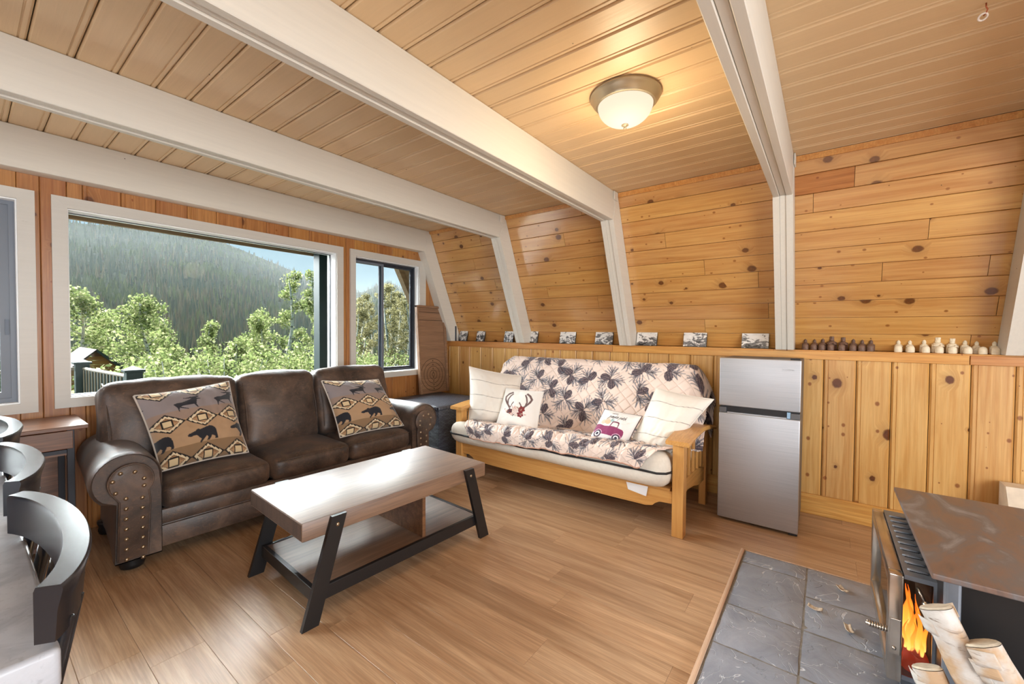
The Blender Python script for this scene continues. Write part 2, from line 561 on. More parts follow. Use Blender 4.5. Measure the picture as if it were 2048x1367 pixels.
# rear and left walls (behind the camera)
rw = B()
rw.box(-3.9, -2.2, VB-.12, VB, 0, 2.6)
rw.box(1.6, 3.9, VB-.12, VB, 0, 2.6)
rw.box(-2.2, 1.6, VB-.12, VB, 2.4, 2.6)
rw.box(-2.2, 1.6, VB-.12, VB, 0, .3)
struct(rw, 'wall_rear', MT['knee'], 'pine wall behind the camera with an added opening')  # the opening in the rear wall is added to go with the fill light
lw = B()
lw.hexa([(-3.74, VB, 0), (-3.74, VW, 0), (-3.9, VW, 0), (-3.9, VB, 0), (-3.74, VB, 1.19), (-3.74, VW, 1.19), (-3.9, VW, 1.19), (-3.9, VB, 1.19)])
lw.hexa([(-3.8, VB, 1.19), (-3.8, VW, 1.19), (-3.95, VW, 1.19), (-3.95, VB, 1.19), (-3.3, VB, 2.5), (-3.3, VW, 2.5), (-3.45, VW, 2.5), (-3.45, VB, 2.5)])
struct(lw, 'wall_left', MT['slope'], 'pine wall on the far left side of the cabin')

# timber frames: beam + legs ------------------------------------------
BW = .108
frames = [(3.72, 2.228, 'white painted ceiling beam and leg against the window wall'),
          (2.605, 2.245, 'white painted ceiling beam and slanted leg nearest the window wall, free of it'),
          (1.417, 2.235, 'white painted ceiling beam and slanted leg above the middle of the futon'),
          (.194, 2.208, 'white painted ceiling beam and upright-looking leg beside the fridge'),
          (-.945, 2.215, 'white painted frame at the right edge of the picture'),
          (-2.18, 2.215, 'white painted frame behind the camera')]
nails_b = None
for i, (b0, zb, lab) in enumerate(frames):
    fr = bpy.data.objects.new('trim_%d' % (i+1 if i < 5 else 7), None)
    COL.objects.link(fr)
    tag(fr, lab, None, None, 'structure')
    ue = uslope(zb)-.155
    last = i == 0
    wid = BW if not last else VW-b0-.001
    lam = [(0, .036, 0), (.037, .071, .007), (.072, BW, 0)] if not last else [(0, wid, 0)]
    for q, (y0, y1, rec) in enumerate(lam):
        bb = B().box(-3.3, uslope(zb)-.06, b0+y0, b0+y1, zb+rec, CEIL-.001, .003, 1)
        bb.build('beam', MT['white'], fr)
    # leg: (u,z) outline lofted along v, slightly proud of the beam
    fu = .181
    bot = SILL
    ou = [(SB[0]-fu, bot), (SB[0]-.004, bot), (uslope(2.44)-.004, 2.44), (uslope(2.44)-.085, 2.44), (uslope(2.34)-.10, 2.34), (uslope(zb)-fu+.0, zb+.004)]
    for q, (y0, y1, rec) in enumerate(lam):
        pr = [(u+(rec if j in (0, 5) else 0), z) for j, (u, z) in enumerate(ou)]
        e0 = -.0025 if q == 0 else 0
        e1 = .0025 if q == len(lam)-1 and not last else 0
        lb = B().prism(pr, 'y', b0+y0+e0, b0+y1+e1)
        lb.build('leg', MT['white'], fr)
        if i < 5:
            mb = B().prism([(-u, z) for u, z in pr], 'y', b0+y0+e0, b0+y1+e1)
            mb.build('leg', MT['white'], fr)
    # block closing the joint at the ceiling
    if i in (1, 2, 3):
        B().box(ST[0]-.085, ST[0]-.012, b0-.012, b0-.0026, CEIL-.075, CEIL-.004, .003, 1).build('block', MT['white'], fr)

# windows ------------------------------------------------------------
def glass_mat():
    m = bpy.data.materials.new('window_glass')
    m.use_nodes = True
    t = m.node_tree
    t.nodes.clear()
    o = t.nodes.new('ShaderNodeOutputMaterial')
    mx = t.nodes.new('ShaderNodeMixShader')
    tr = t.nodes.new('ShaderNodeBsdfTransparent')
    gl = t.nodes.new('ShaderNodeBsdfGlossy')
    fr = t.nodes.new('ShaderNodeFresnel')
    fr.inputs[0].default_value = 1.08
    gl.inputs['Roughness'].default_value = .02
    tr.inputs[0].default_value = (.93, .96, .96, 1)
    t.links.new(fr.outputs[0], mx.inputs[0])
    t.links.new(tr.outputs[0], mx.inputs[1])
    t.links.new(gl.outputs[0], mx.inputs[2])
    t.links.new(mx.outputs[0], o.inputs[0])
    return m
MT['glass'] = glass_mat()
MT['alu'] = plain('dark_bronze_aluminium', (58, 62, 70), .35, .4)
MT['vinyl'] = plain('grey_vinyl_frame', (104, 110, 120), .4)
MT['jamb'] = plain('white_jamb_paint', (236, 236, 236), .35)

def casing(win, u0, u1, z0, z1, o, w):
    """mitred casing boards round the opening o; outer rect u0..z1"""
    y0, y1 = VW-.022, VW+.001
    def piece(p):
        # p : 4 (u,z) corners
        B().prism(p, 'y', y0, y1).build('casing', MT['casing'], win)
    piece([(u0, z0), (o[0], o[2]), (o[0], o[3]), (u0, z1)])
    piece([(u1, z0), (o[1], o[2]), (o[1], o[3]), (u1, z1)])
    piece([(u0, z1), (o[0], o[3]), (o[1], o[3]), (u1, z1)])
    piece([(u0, z0), (o[0], o[2]), (o[1], o[2]), (u1, z0)])
    for (a, b_, c, d) in ((o[0], o[0]+.006, o[2]+.006, o[3]-.006), (o[1]-.006, o[1], o[2]+.006, o[3]-.006)):
        B().box(a, b_, VW, VW+.15, c, d).build('jamb', MT['jamb'], win)
    B().box(o[0], o[1], VW, VW+.15, o[3]-.006, o[3]).build('jamb', MT['jamb'], win)
    B().box(o[0], o[1], VW, VW+.15, o[2], o[2]+.006).build('jamb', MT['jamb'], win)

def win(n, label):
    e = bpy.data.objects.new('window_%d' % n, None)
    COL.objects.link(e)
    return tag(e, label, None, None, 'structure')
def ring(win, u0, u1, z0, z1, w, y0, y1, mat, name='sash'):
    f = B()
    f.box(u0, u0+w, y0, y1, z0, z1)
    f.box(u1-w, u1, y0, y1, z0, z1)
    f.box(u0+w, u1-w, y0, y1, z0, z0+w)
    f.box(u0+w, u1-w, y0, y1, z1-w, z1)
    return f.build(name, mat, win)
w1 = win(1, 'large fixed picture window over the leather sofa')
o = OP[1]
casing(w1, .352, 2.289, .811, 2.130, o, .07)
ring(w1, o[0]+.006, o[1]-.006, o[2]+.006, o[3]-.006, .004, VW+.088, VW+.106, MT['alu'], 'stop')
B().box(o[0]+.008, o[1]-.008, VW+.094, VW+.099, o[2]+.008, o[3]-.008).build('pane', MT['glass'], w1)
w2 = win(2, 'small sliding window with dark centre bar beside the corner')
o = OP[2]
casing(w2, 2.366, 3.345, .805, 2.130, o, .07)
ring(w2, o[0]+.006, o[1]-.006, o[2]+.006, o[3]-.006, .018, VW+.06, VW+.12, MT['alu'], 'frame')
mid = 2.80
ring(w2, o[0]+.02, mid+.02, o[2]+.02, o[3]-.02, .026, VW+.068, VW+.086, MT['vinyl'])
ring(w2, mid-.022, o[1]-.02, o[2]+.02, o[3]-.02, .026, VW+.092, VW+.11, MT['alu'])
B().box(o[0]+.04, mid, VW+.074, VW+.079, o[2]+.04, o[3]-.04).build('pane', MT['glass'], w2)
B().box(mid, o[1]-.04, VW+.098, VW+.103, o[2]+.04, o[3]-.04).build('pane', MT['glass'], w2)
w3 = win(3, 'sliding window with grey frame at the left edge of the picture')
o = OP[0]
casing(w3, -1.46, .285, .802, 2.132, o, .07)
ring(w3, o[0]+.006, o[1]-.006, o[2]+.006, o[3]-.006, .024, VW+.06, VW+.12, MT['vinyl'], 'frame')
ring(w3, -.6, o[1]-.028, o[2]+.028, o[3]-.028, .04, VW+.07, VW+.1, MT['vinyl'])
ring(w3, o[0]+.028, -.56, o[2]+.028, o[3]-.028, .04, VW+.09, VW+.118, MT['vinyl'])
B().box(.165, .18, VW+.058, VW+.07, 1.27, 1.36).build('latch', MT['alu'], w3)
B().box(-.6, o[1]-.05, VW+.082, VW+.087, o[2]+.05, o[3]-.05).build('pane', MT['glass'], w3)
B().box(o[0]+.05, -.56, VW+.102, VW+.107, o[2]+.05, o[3]-.05).build('pane', MT['glass'], w3)
# ================================================================== furniture
def inpoly(x, y, poly):
    r = np.zeros(x.shape, bool)
    n = len(poly)
    for i in range(n):
        x0, y0 = poly[i]
        x1, y1 = poly[(i+1) % n]
        if y0 == y1: continue
        c = ((y0 > y) != (y1 > y)) & (x < (x1-x0)*(y-y0)/(y1-y0)+x0)
        r ^= c
    return r
def seg_d(x, y, pts):
    d = np.full(x.shape, 1e9)
    for (x0, y0), (x1, y1) in zip(pts[:-1], pts[1:]):
        dx, dy = x1-x0, y1-y0
        t = np.clip(((x-x0)*dx+(y-y0)*dy)/(dx*dx+dy*dy+1e-12), 0, 1)
        d = np.minimum(d, np.hypot(x-x0-t*dx, y-y0-t*dy))
    return d
def put(img, mask, col, a=1.0):
    m = np.asarray(mask, float)*a
    img[...] = img*(1-m[..., None])+np.array(lin(col))*m[..., None]

def leather():
    m = Mat('brown_distressed_leather', (70, 50, 40), .4)
    co = m.coords()
    a = m.noise(co, 5.5, 6, .65, .6)
    b = m.noise(m.n('Mapping', {'Vector': co, 'Scale': (1, 1, 1.6)}).outputs[0], 34, 5, .7, 1.2)
    c = m.ramp(a, [(.3, (46, 38, 35)), (.52, (82, 66, 57)), (.72, (116, 92, 76))])
    c = m.mix(m.math('MULTIPLY', m.ramp(b, [(.54, 0.0), (.70, 1.0)]), .5), c, (132, 98, 72))
    m.color(c)
    v = m.n('TexVoronoi', {'Vector': co, 'Scale': 230}).outputs['Distance']
    h = m.math('ADD', m.math('MULTIPLY', v, .35), m.math('MULTIPLY', b, .8))
    m.bump(h, .22, .004)
    m.rough(m.ramp(a, [(.3, .36), (.7, .50)]))
    m.p.inputs['Sheen Weight'].default_value = .06
    return m.m
MT['leather'] = leather()
MT['brass'] = plain('antique_brass_nail', (168, 150, 126), .3, .9)
MT['black'] = plain('satin_black', (26, 26, 28), .38)
MT['seam'] = plain('dark_seam', (30, 22, 18), .7)

# ---- sofa (local x along the wall, y into the wall)
sofa = thing('sofa', 'dark brown distressed leather three-seat sofa with rolled nailhead arms under the picture window', 'sofa', (.356, 2.945, 0), math.radians(-1.0))
SW = 2.36
B().box(.2, SW-.2, .035, .80, .075, .24, .02).build('base', MT['leather'], sofa, True, True)
b = B().box(.29, SW-.29, .022, .04, .085, .205, .012)
b.build('front_panel', MT['leather'], sofa, 40, True)
b = B().box(.29, SW-.29, .015, .06, .212, .30, .016)
b.build('front_rail', MT['leather'], sofa, 40, True)
B().box(.25, SW-.25, .62, .82, .2, .80, .04).build('back_frame', MT['leather'], sofa, 40, True)
for i in range(3):
    x0 = .318+i*.575
    b = cushion(B(), x0, x0+.570, .0, .66, .285, .445, .055, (.006, .012, .035), 16, .004, i*7)
    c = b.build('seat_cushion', MT['leather'], sofa, True, True)
    s_ = B().tube([(x0+.03, -.004, .425), (x0+.2, -.010, .432), (x0+.4, -.010, .432), (x0+.54, -.004, .425)], .0035, 6)
    s_.build('piping', MT['leather'], c, True, True)
xs = [(.13, .86), (.86, 1.43), (1.43, 2.13)]
for i, (x0, x1) in enumerate(xs):
    bb = cushion(B(), x0+.004, x1-.004, -.12, .12, -.27, .28, .062, (.0, .045, .03), 18, .010, 30+i*5)
    M_ = Matrix.Translation((0, .56, .685)) @ Matrix.Rotation(math.radians(-13), 4, 'X')
    bb.v = [tuple(M_ @ Vector(p)) for p in bb.v]
    c = bb.build('back_cushion', MT['leather'], sofa, True, True)
    for sx in (x0+.03, x1-.03):
        sm = B().tube([M_ @ Vector((sx, -.115, -.2)), M_ @ Vector((sx, -.132, 0)), M_ @ Vector((sx, -.1, .235)), M_ @ Vector((sx, .0, .292))], .003, 6)
        sm.build('piping', MT['leather'], c, True, True)
def arm(mir):
    cx, cz, r = .172, .505, .142
    def prof(sh, k=1.0):
        p = [(.118+sh*.8, .07), (.312, .07), (.314, .42)]
        for a in range(-4, 236, 12):
            t = math.radians(a)
            p.append((cx+sh*.45+r*k*cos(t)*(1-.0*sh), cz+r*k*sin(t)))
        p += [(.128+sh*.8, .385)]
        return p
    st = []
    for y, sh, k in ((.012, 0, .94), (.0, 0, .985), (.014, 0, 1.03), (.05, 0, 1.04), (.3, .03, 1.03), (.6, .055, 1.0), (.80, .06, .96)):
        st.append([((SW-x) if mir else x, y, z) for x, z in prof(sh, k)])
    a = B().loft(st)
    ao = a.build('arm', MT['leather'], sofa, 50, True)
    # raised front panel
    pp = [(.128, .085), (.25, .085), (.262, .38)]
    for q in range(-40, 226, 14):
        t = math.radians(q)
        pp.append((cx+.013+.092*cos(t), cz-.005+.092*sin(t)))
    pp += [(.138, .40)]
    f = lambda x: (SW-x) if mir else x
    pb = B().loft([[(f(x), .014, z) for x, z in pp], [(f(x), -.008, z) for x, z in pp], [(f(.19+(x-.19)*.93), -.013, .35+(z-.35)*.97) for x, z in pp]])
    pb.build('front_panel', MT['leather'], ao, 35, True)
    pt = B().tube([(f(x), -.007, z) for x, z in pp]+[(f(pp[0][0]), -.007, pp[0][1])], .0045, 6)
    pt.build('piping', MT['leather'], ao, True, True)
    nl = [(.111, .572-.055), (.142, .553), (.199, .548), (.236, .505), (.236, .466), (.122, .454)]
    nl += [(.228, .402-.054*k) for k in range(7)] + [(.162, .415-.054*k) for k in range(7)]
    first = None
    for x, z in nl:
        if first is None:
            d = B().lathe([(.0105, 0), (.0105, .002), (.0078, .0055), (.003, .0075), (.0, .0078)], n=10)
            first = d.build('nailhead', MT['brass'], ao, True, True)
            first.rotation_euler = (pi/2, 0, 0)
            first.location = (f(x), -.012, z)
        else:
            share(first, 'nailhead', ao, (f(x), -.012, z), (pi/2, 0, 0))
    return ao
arm(False)
arm(True)
for x, y in ((.2, .09), (SW-.2, .09), (.2, .72), (SW-.2, .72)):
    B().lathe([(.028, 0), (.05, .008), (.056, .03), (.052, .055), (.06, .075), (.06, .085)], (x, y, 0), 20).build('foot', MT['black'], sofa, True, True)

# ---- pillows from four corners TL,TR,BR,BL
def pillow(name, label, TL, TR, BR, BL, T, mat, pattern=None, N=90, base=(235, 228, 218), pinch=.05, part=None, flange=0, sag=.0, seed=0, back_col=None):
    TL, TR, BR, BL = map(Vector, (TL, TR, BR, BL))
    org = (BL+BR)/2
    nrm = ((TR-TL).cross(BL-TL)).normalized()
    if nrm.dot(Vector((0, 0, 1.3))-org) < 0: nrm = -nrm
    t_ = thing(name, label, 'pillow', org)
    def S(s, t, side):
        a, b_ = 2*s-1, 2*t-1
        fa, fb = max(0, 1-abs(a)**2.6), max(0, 1-abs(b_)**2.6)
        s2 = .5+a/2*(1-pinch*(1-b_*b_))
        t2 = .5+b_/2*(1-pinch*(1-a*a))
        p = (TL*(1-s2)+TR*s2)*(1-t2)+(BL*(1-s2)+BR*s2)*t2
        h = (fa*fb)**.55*T/2*(1.0+.12*t)
        w_ = mnoise.noise(Vector((s*5+seed, t*5, side)))*.06*T + mnoise.noise(Vector((s*14+seed, t*14, side)))*.02*T
        return p+nrm*side*(h+w_*(fa*fb)**.5)
    vs, fs = [], []
    for side in (1, -1):
        o_ = len(vs)
        for j in range(N+1):
            for i in range(N+1):
                vs.append(S(i/N, j/N, side))
        for j in range(N):
            for i in range(N):
                q = (o_+j*(N+1)+i, o_+j*(N+1)+i+1, o_+(j+1)*(N+1)+i+1, o_+(j+1)*(N+1)+i)
                fs.append(q if side > 0 else q[::-1])
    b = B()
    b.v = vs
    b.f = fs
    jj, ii = np.meshgrid(np.linspace(0, 1, N+1), np.linspace(0, 1, N+1), indexing='ij')
    img = np.empty((N+1, N+1, 3))
    img[:] = lin(base)
    if pattern: pattern(img, ii, jj)
    bk = np.empty((N+1, N+1, 3))
    bk[:] = lin(back_col or base)
    al = np.concatenate([img.reshape(-1, 3), bk.reshape(-1, 3)])
    b.c = np.concatenate([al, np.ones((len(al), 1))], 1)
    b.build('cover', mat, t_, True, fix=False)
    # welt round the edge
    ed = [S(i/20, 0, 0) for i in range(20)]+[S(1, i/20, 0) for i in range(20)]+[S(1-i/20, 1, 0) for i in range(20)]+[S(0, 1-i/20, 0) for i in range(21)]
    return t_, S, ed

bear = [(0, 95), (20, 75), (70, 60), (120, 45), (150, 22), (172, 20), (190, 34), (290, 8), (340, 0), (390, 15), (420, 50), (430, 100), (428, 160), (425, 208), (380, 210), (388, 175), (365, 160), (340, 152), (320, 185), (290, 218), (250, 220), (262, 205), (280, 170), (262, 150), (225, 180), (195, 212), (163, 240), (150, 228), (178, 180), (150, 150), (135, 118), (100, 110), (50, 120), (10, 112)]
moose = [(0, 110), (15, 90), (60, 82), (130, 78), (185, 62), (215, 52), (245, 30), (190, 28), (150, 16), (145, 4), (185, 10), (215, 12), (235, 2), (250, 12), (285, 12), (325, 4), (350, 10), (330, 26), (300, 36), (322, 46), (350, 56), (352, 66), (325, 70), (300, 66), (290, 95), (278, 130), (272, 160), (282, 200), (300, 212), (270, 215), (255, 180), (245, 150), (205, 145), (150, 148), (95, 150), (80, 160), (110, 180), (160, 212), (150, 218), (90, 188), (62, 170), (50, 190), (46, 232), (32, 232), (34, 180), (20, 140)]
def kilim(img, x, y):
    put(img, y < .34, (142, 132, 132))
    put(img, (y >= .34) & (y < .46), (150, 128, 114))
    put(img, y > .8, (140, 112, 84))
    def dia(cx, cy, w_, h_):
        d = np.abs(x-cx)/w_+np.abs(y-cy)/h_
        saw = np.abs(((np.abs(x-cx)*34+np.abs(y-cy)*20) % 1)-.5)*2
        put(img, d < 1.02, (38, 34, 34))
        put(img, d < .86+.14*saw, (38, 34, 34))
        put(img, d < .80+.13*saw, (222, 202, 168))
        put(img, d < .66, (120, 92, 68))
        put(img, d < .60, (178, 140, 104))
        put(img, (d < .60) & (y < cy) & (d > .42), (150, 112, 80))
        put(img, (np.abs(x-cx) < .058) & (np.abs(y-cy) < .05), (34, 30, 30))
        put(img, (np.abs(x-cx) < .044) & (np.abs(y-cy) < .036), (214, 190, 150))
    for r_, cy in ((0, .035), (1, .485), (2, .95)):
        for k in range(-1, 4):
            dia(.17+.37*k-.02*r_, cy, .185, .125)
    for cx, cy, w_ in ((-.14, .265, .30), (.42, .26, .30), (.86, .255, .28)):
        put(img, inpoly((x-cx+w_/2)/w_*352, (y-cy+.095)/.19*232, moose), (44, 44, 50))
    for cx, cy, w_ in ((.0, .73, .3), (.47, .715, .33), (.97, .70, .32)):
        put(img, inpoly((x-cx+w_/2)/w_*430, (y-cy+.1)/.2*240, bear), (42, 42, 48))
MT['print'] = attr_mat('printed_fabric', .9, .25, 500)
def welt(t_, ed, col, r=.006):
    B().tube(ed, r, 6, False).build('welt', plain('welt_'+t_.name, col, .8), t_, True)
t_, S_, ed = pillow('throw_pillow', 'lodge pillow with bears, moose and diamonds on the left end of the sofa', (.63, 3.33, .905), (1.14, 3.36, .945), (1.165, 3.10, .485), (.70, 3.10, .475), .20, MT['print'], kilim, 170, (176, 144, 112), seed=1)
welt(t_, ed, (190, 180, 170))
B().box(1.138, 1.141, 3.30, 3.33, .72, .765).build('care_tag', plain('tag_white', (235, 235, 235), .7), t_)
t_, S_, ed = pillow('throw_pillow', 'lodge pillow with bears, moose and diamonds on the right end of the sofa', (1.77, 3.27, .90), (2.29, 3.25, .868), (2.395, 3.02, .462), (1.80, 3.05, .466), .20, MT['print'], kilim, 170, (176, 144, 112), seed=5)
welt(t_, ed, (190, 180, 170))

# ---- coffee table (local: x length, y depth, origin at the near left foot)
MT['ctop'] = wood('rustic_oak_tabletop', (140, 108, 84), (96, 70, 54), .52, (1.1, 18, 18), .02, .3, .03, 1.0)
for _k, _v in (('Coat Weight', .8), ('Coat Roughness', .42)):
    MT['ctop'].node_tree.nodes['Principled BSDF'].inputs[_k].default_value = _v
MT['cend'] = wood('sawn_end_grain', (92, 66, 50), (58, 40, 30), .6, (22, 16, 1.5), .02, .3)
MT['cside'] = wood('rustic_oak_edge', (132, 92, 60), (86, 56, 36), .4, (1.1, 22, 22), .05, .3)
ct = thing('coffee_table', 'rustic wood coffee table with black splayed legs in front of the sofa', 'table', (.884, 1.80, 0), math.radians(-2.9))
CLn, CD, CH, CT_ = 1.15, .61, .468, .085
tp = B().box(0, CLn, 0, CD, CH-CT_, CH, .006)
tp.build('tabletop', MT['ctop'], ct, 30, True)
for x_ in (-.0012, CLn-.0008):
    B().box(x_, x_+.002, .007, CD-.007, CH-CT_+.007, CH-.007).build('end_grain', MT['cend'], ct, 0, True)
B().box(.07, CLn-.07, .02, CD-.02, .125, .147, .002).build('shelf', MT['ctop'], ct, 0, True)
fr_ = B()
fr_.box(.05, CLn-.05, .0, .022, .088, .15, .002)
fr_.build('front_rail', MT['black'], ct, 0, True)
B().box(.05, CLn-.05, CD-.022, CD, .088, .15, .002).build('back_rail', MT['black'], ct, 0, True)
B().box(.05, .072, .022, CD-.022, .088, .15, .002).build('end_rail', MT['black'], ct, 0, True)
B().box(CLn-.072, CLn-.05, .022, CD-.022, .088, .15, .002).build('end_rail', MT['black'], ct, 0, True)
B().box(CLn*.585, CLn*.585+.022, .03, CD-.03, .147, CH-CT_, .002).build('divider', MT['cside'], ct, 0, True)
for sx in (0, 1):
    for sy in (0, 1):
        f = (lambda x: CLn-x) if sx else (lambda x: x)
        y0, y1 = (-.022, -.001) if not sy else (CD+.001, CD+.022)
        lg_ = B().prism([(f(-.012), 0), (f(.062), 0), (f(.195), CH-.004), (f(.125), CH-.004)], 'y', y0, y1)
        lo = lg_.build('leg', MT['black'], ct, 0, True)
        bo = B().lathe([(.009, 0), (.009, .002), (.005, .005), (0, .0055)], n=12)
        bo = bo.build('bolt', MT['brass'], lo, True, True)
        bo.rotation_euler = (pi/2 if not sy else -pi/2, 0, 0)
        bo.location = (f(.15), y0 if not sy else y1, CH-.045)

# ---- futon ---------------------------------------------------------
MT['honey'] = wood('honey_oak_frame', (218, 166, 98), (196, 138, 72), .34, (1.4, 30, 30), .05, .2)
MT['honeyv'] = wood('honey_oak_rail', (218, 166, 98), (196, 138, 72), .34, (30, 1.4, 30), .05, 0)
MT['honeyz'] = wood('honey_oak_post', (218, 166, 98), (196, 138, 72), .34, (30, 30, 1.4), .05, 0)
MT['canvas'] = plain('natural_canvas', (232, 226, 214), .9, 0, .2, .02, 40, .15)
MT['cord'] = plain('black_piping', (32, 32, 36), .6)
fu = thing('futon', 'honey oak futon with white canvas mattress against the knee wall', 'futon', (2.74, 1.7, 0))
for va, vb in ((.705, .775), (2.64, 2.71)):
    m_ = (va+vb)/2
    sgn = -1 if va < 1 else 1
    B().box(2.745, 2.82, va, vb, 0, .60, .004).build('front_leg', MT['honeyz'], fu, 0)
    B().box(3.41, 3.47, va+.01, vb-.01, 0, .60, .004).build('rear_leg', MT['honeyz'], fu, 0)
    # arched arm board
    n_ = 14
    rings = []
    for k in range(n_+1):
        t = k/n_
        u = 2.705+t*.80
        z = .598+.045*sin(pi*min(1, t*.95+.02))-.03*t
        ra = [(va-.04, z), (vb+.03, z), (vb+.035, z+.012), (vb+.03, z+.028), (va-.035, z+.028), (va-.045, z+.012)]
        rings.append([(u, p, q) for p, q in ra])
    B().loft(rings).build('arm_rest', MT['honey'], fu, 35)
    # side rail and slats
    pr = [(2.82, .24), (2.95, .255), (3.1, .235), (3.25, .20), (3.41, .19), (3.41, .29), (3.2, .33), (2.82, .345)]
    B().prism(pr, 'y', m_-.011, m_+.011).build('side_rail', MT['honey'], fu)
    B().box(2.82, 3.41, m_-.011, m_+.011, .565, .60, .003).build('top_rail', MT['honey'], fu)
    for k in range(5):
        u = 2.872+.115*k
        B().box(u, u+.045, m_-.008, m_+.008, .31, .575, .003).build('slat', MT['honeyz'], fu)
    # arched bracket under the arm behind
    br = [(3.44+.035*k, .60-.0*k) for k in range(1)]
    B().prism([(3.47, .60), (3.50, .60), (3.485, .52), (3.47, .40)], 'y', m_-.015, m_+.015).build('bracket', MT['honey'], fu)
rail = [(.78, .205), (.86, .200), (.885, .185), (.905, .165), (.95, .155), (1.7, .15), (2.45, .155), (2.5, .165), (2.52, .185), (2.56, .20), (2.64, .205), (2.64, .285), (.78, .285)]
B().prism(rail, 'x', 2.762, 2.788).build('front_rail', MT['honeyv'], fu)
B().box(2.75, 2.80, .79, 2.63, .285, .302, .003).build('seat_edge', MT['honeyv'], fu)
B().box(3.40, 3.43, .78, 2.64, .16, .26, .003).build('rear_rail', MT['honeyv'], fu)
B().hexa([(2.80, .79, .285), (2.80, 2.63, .285), (3.3, 2.63, .24), (3.3, .79, .24), (2.80, .79, .302), (2.80, 2.63, .302), (3.3, 2.63, .257), (3.3, .79, .257)]).build('seat_deck', MT['honey'], fu)
for k in range(8):
    v = .95+.21*k
    B().hexa([(3.38, v, .27), (3.38, v+.06, .27), (3.40, v+.06, .27), (3.40, v, .27), (3.60, v, .95), (3.60, v+.06, .95), (3.62, v+.06, .95), (3.62, v, .95)]).build('back_slat', MT['honey'], fu)
# mattress: seat half and back half
def seat_top(u):
    return .525-(u-2.70)*.16
v0, v1 = .785, 2.735
def wrinkle(p, a):
    n = mnoise.noise(Vector((p[0]*3, p[1]*11, p[2]*2)))
    return n*a
b = cushion(B(), 2.665, 3.30, v0, v1, .305, .515, .085, (.0, .0, .0), 26)
def deform(p):
    u, v, z = p
    t = (z-.305)/.21
    sh = -(u-2.70)*.16
    lift = .03*(1-abs((v-1.0)/.9)) if v < 1.9 else 0
    lump = mnoise.noise(Vector((u*6, v*5, 3)))*.012*t
    pl = sin(v*150)*.0022*max(0, 1-abs(u-2.665)/.03)*(1 if t < .55 else .4)
    sagm = -.03*math.exp(-((v-2.45)/.5)**2)*t
    return (u+pl+mnoise.noise(Vector((v*4, z*8, 9)))*.01, v, z+sh*(.75+.25*t)+lump+.012*t+sagm+max(0, lift)*t*.6)
b.v = [deform(p) for p in b.v]
ms = b.build('mattress_seat', MT['canvas'], fu, True)
def edge_z(v):
    return deform((2.665, v, .41))[2]-.012
pts = [(2.70, v0+.004, edge_z(v0)), (2.672, v0+.03, edge_z(v0))]
pts = [(3.2, v0-.003, .35), (2.74, v0-.003, edge_z(v0)-.002), (2.69, v0+.012, edge_z(v0))]
pts += [(2.659+mnoise.noise(Vector((v*4, .41*8, 9)))*.01, v, edge_z(v)) for v in np.linspace(v0+.06, v1-.06, 60)]
pts += [(2.69, v1-.012, edge_z(v1)), (2.74, v1+.003, edge_z(v1)), (3.2, v1+.003, .35)]
B().tube(pts, .0075, 8).build('piping', MT['cord'], ms, True)
b = cushion(B(), -.10, .10, v0-.03, v1-.04, -.05, .66, .09, (.03, 0, .02), 22, .006, 4)
Mb = Matrix.Translation((3.275, 0, .40)) @ Matrix.Rotation(math.radians(25.5), 4, 'Y')
b.v = [tuple(Mb @ Vector(p)) for p in b.v]
b.build('mattress_back', MT['canvas'], fu, True)
B().hexa([(2.755, 1.07, .235), (2.758, .945, .215), (2.760, .945, .216), (2.757, 1.07, .236), (2.752, 1.09, .312), (2.752, .93, .30), (2.756, .93, .30), (2.756, 1.09, .312)]).build('care_label', plain('label_white', (236, 238, 240), .7), fu)

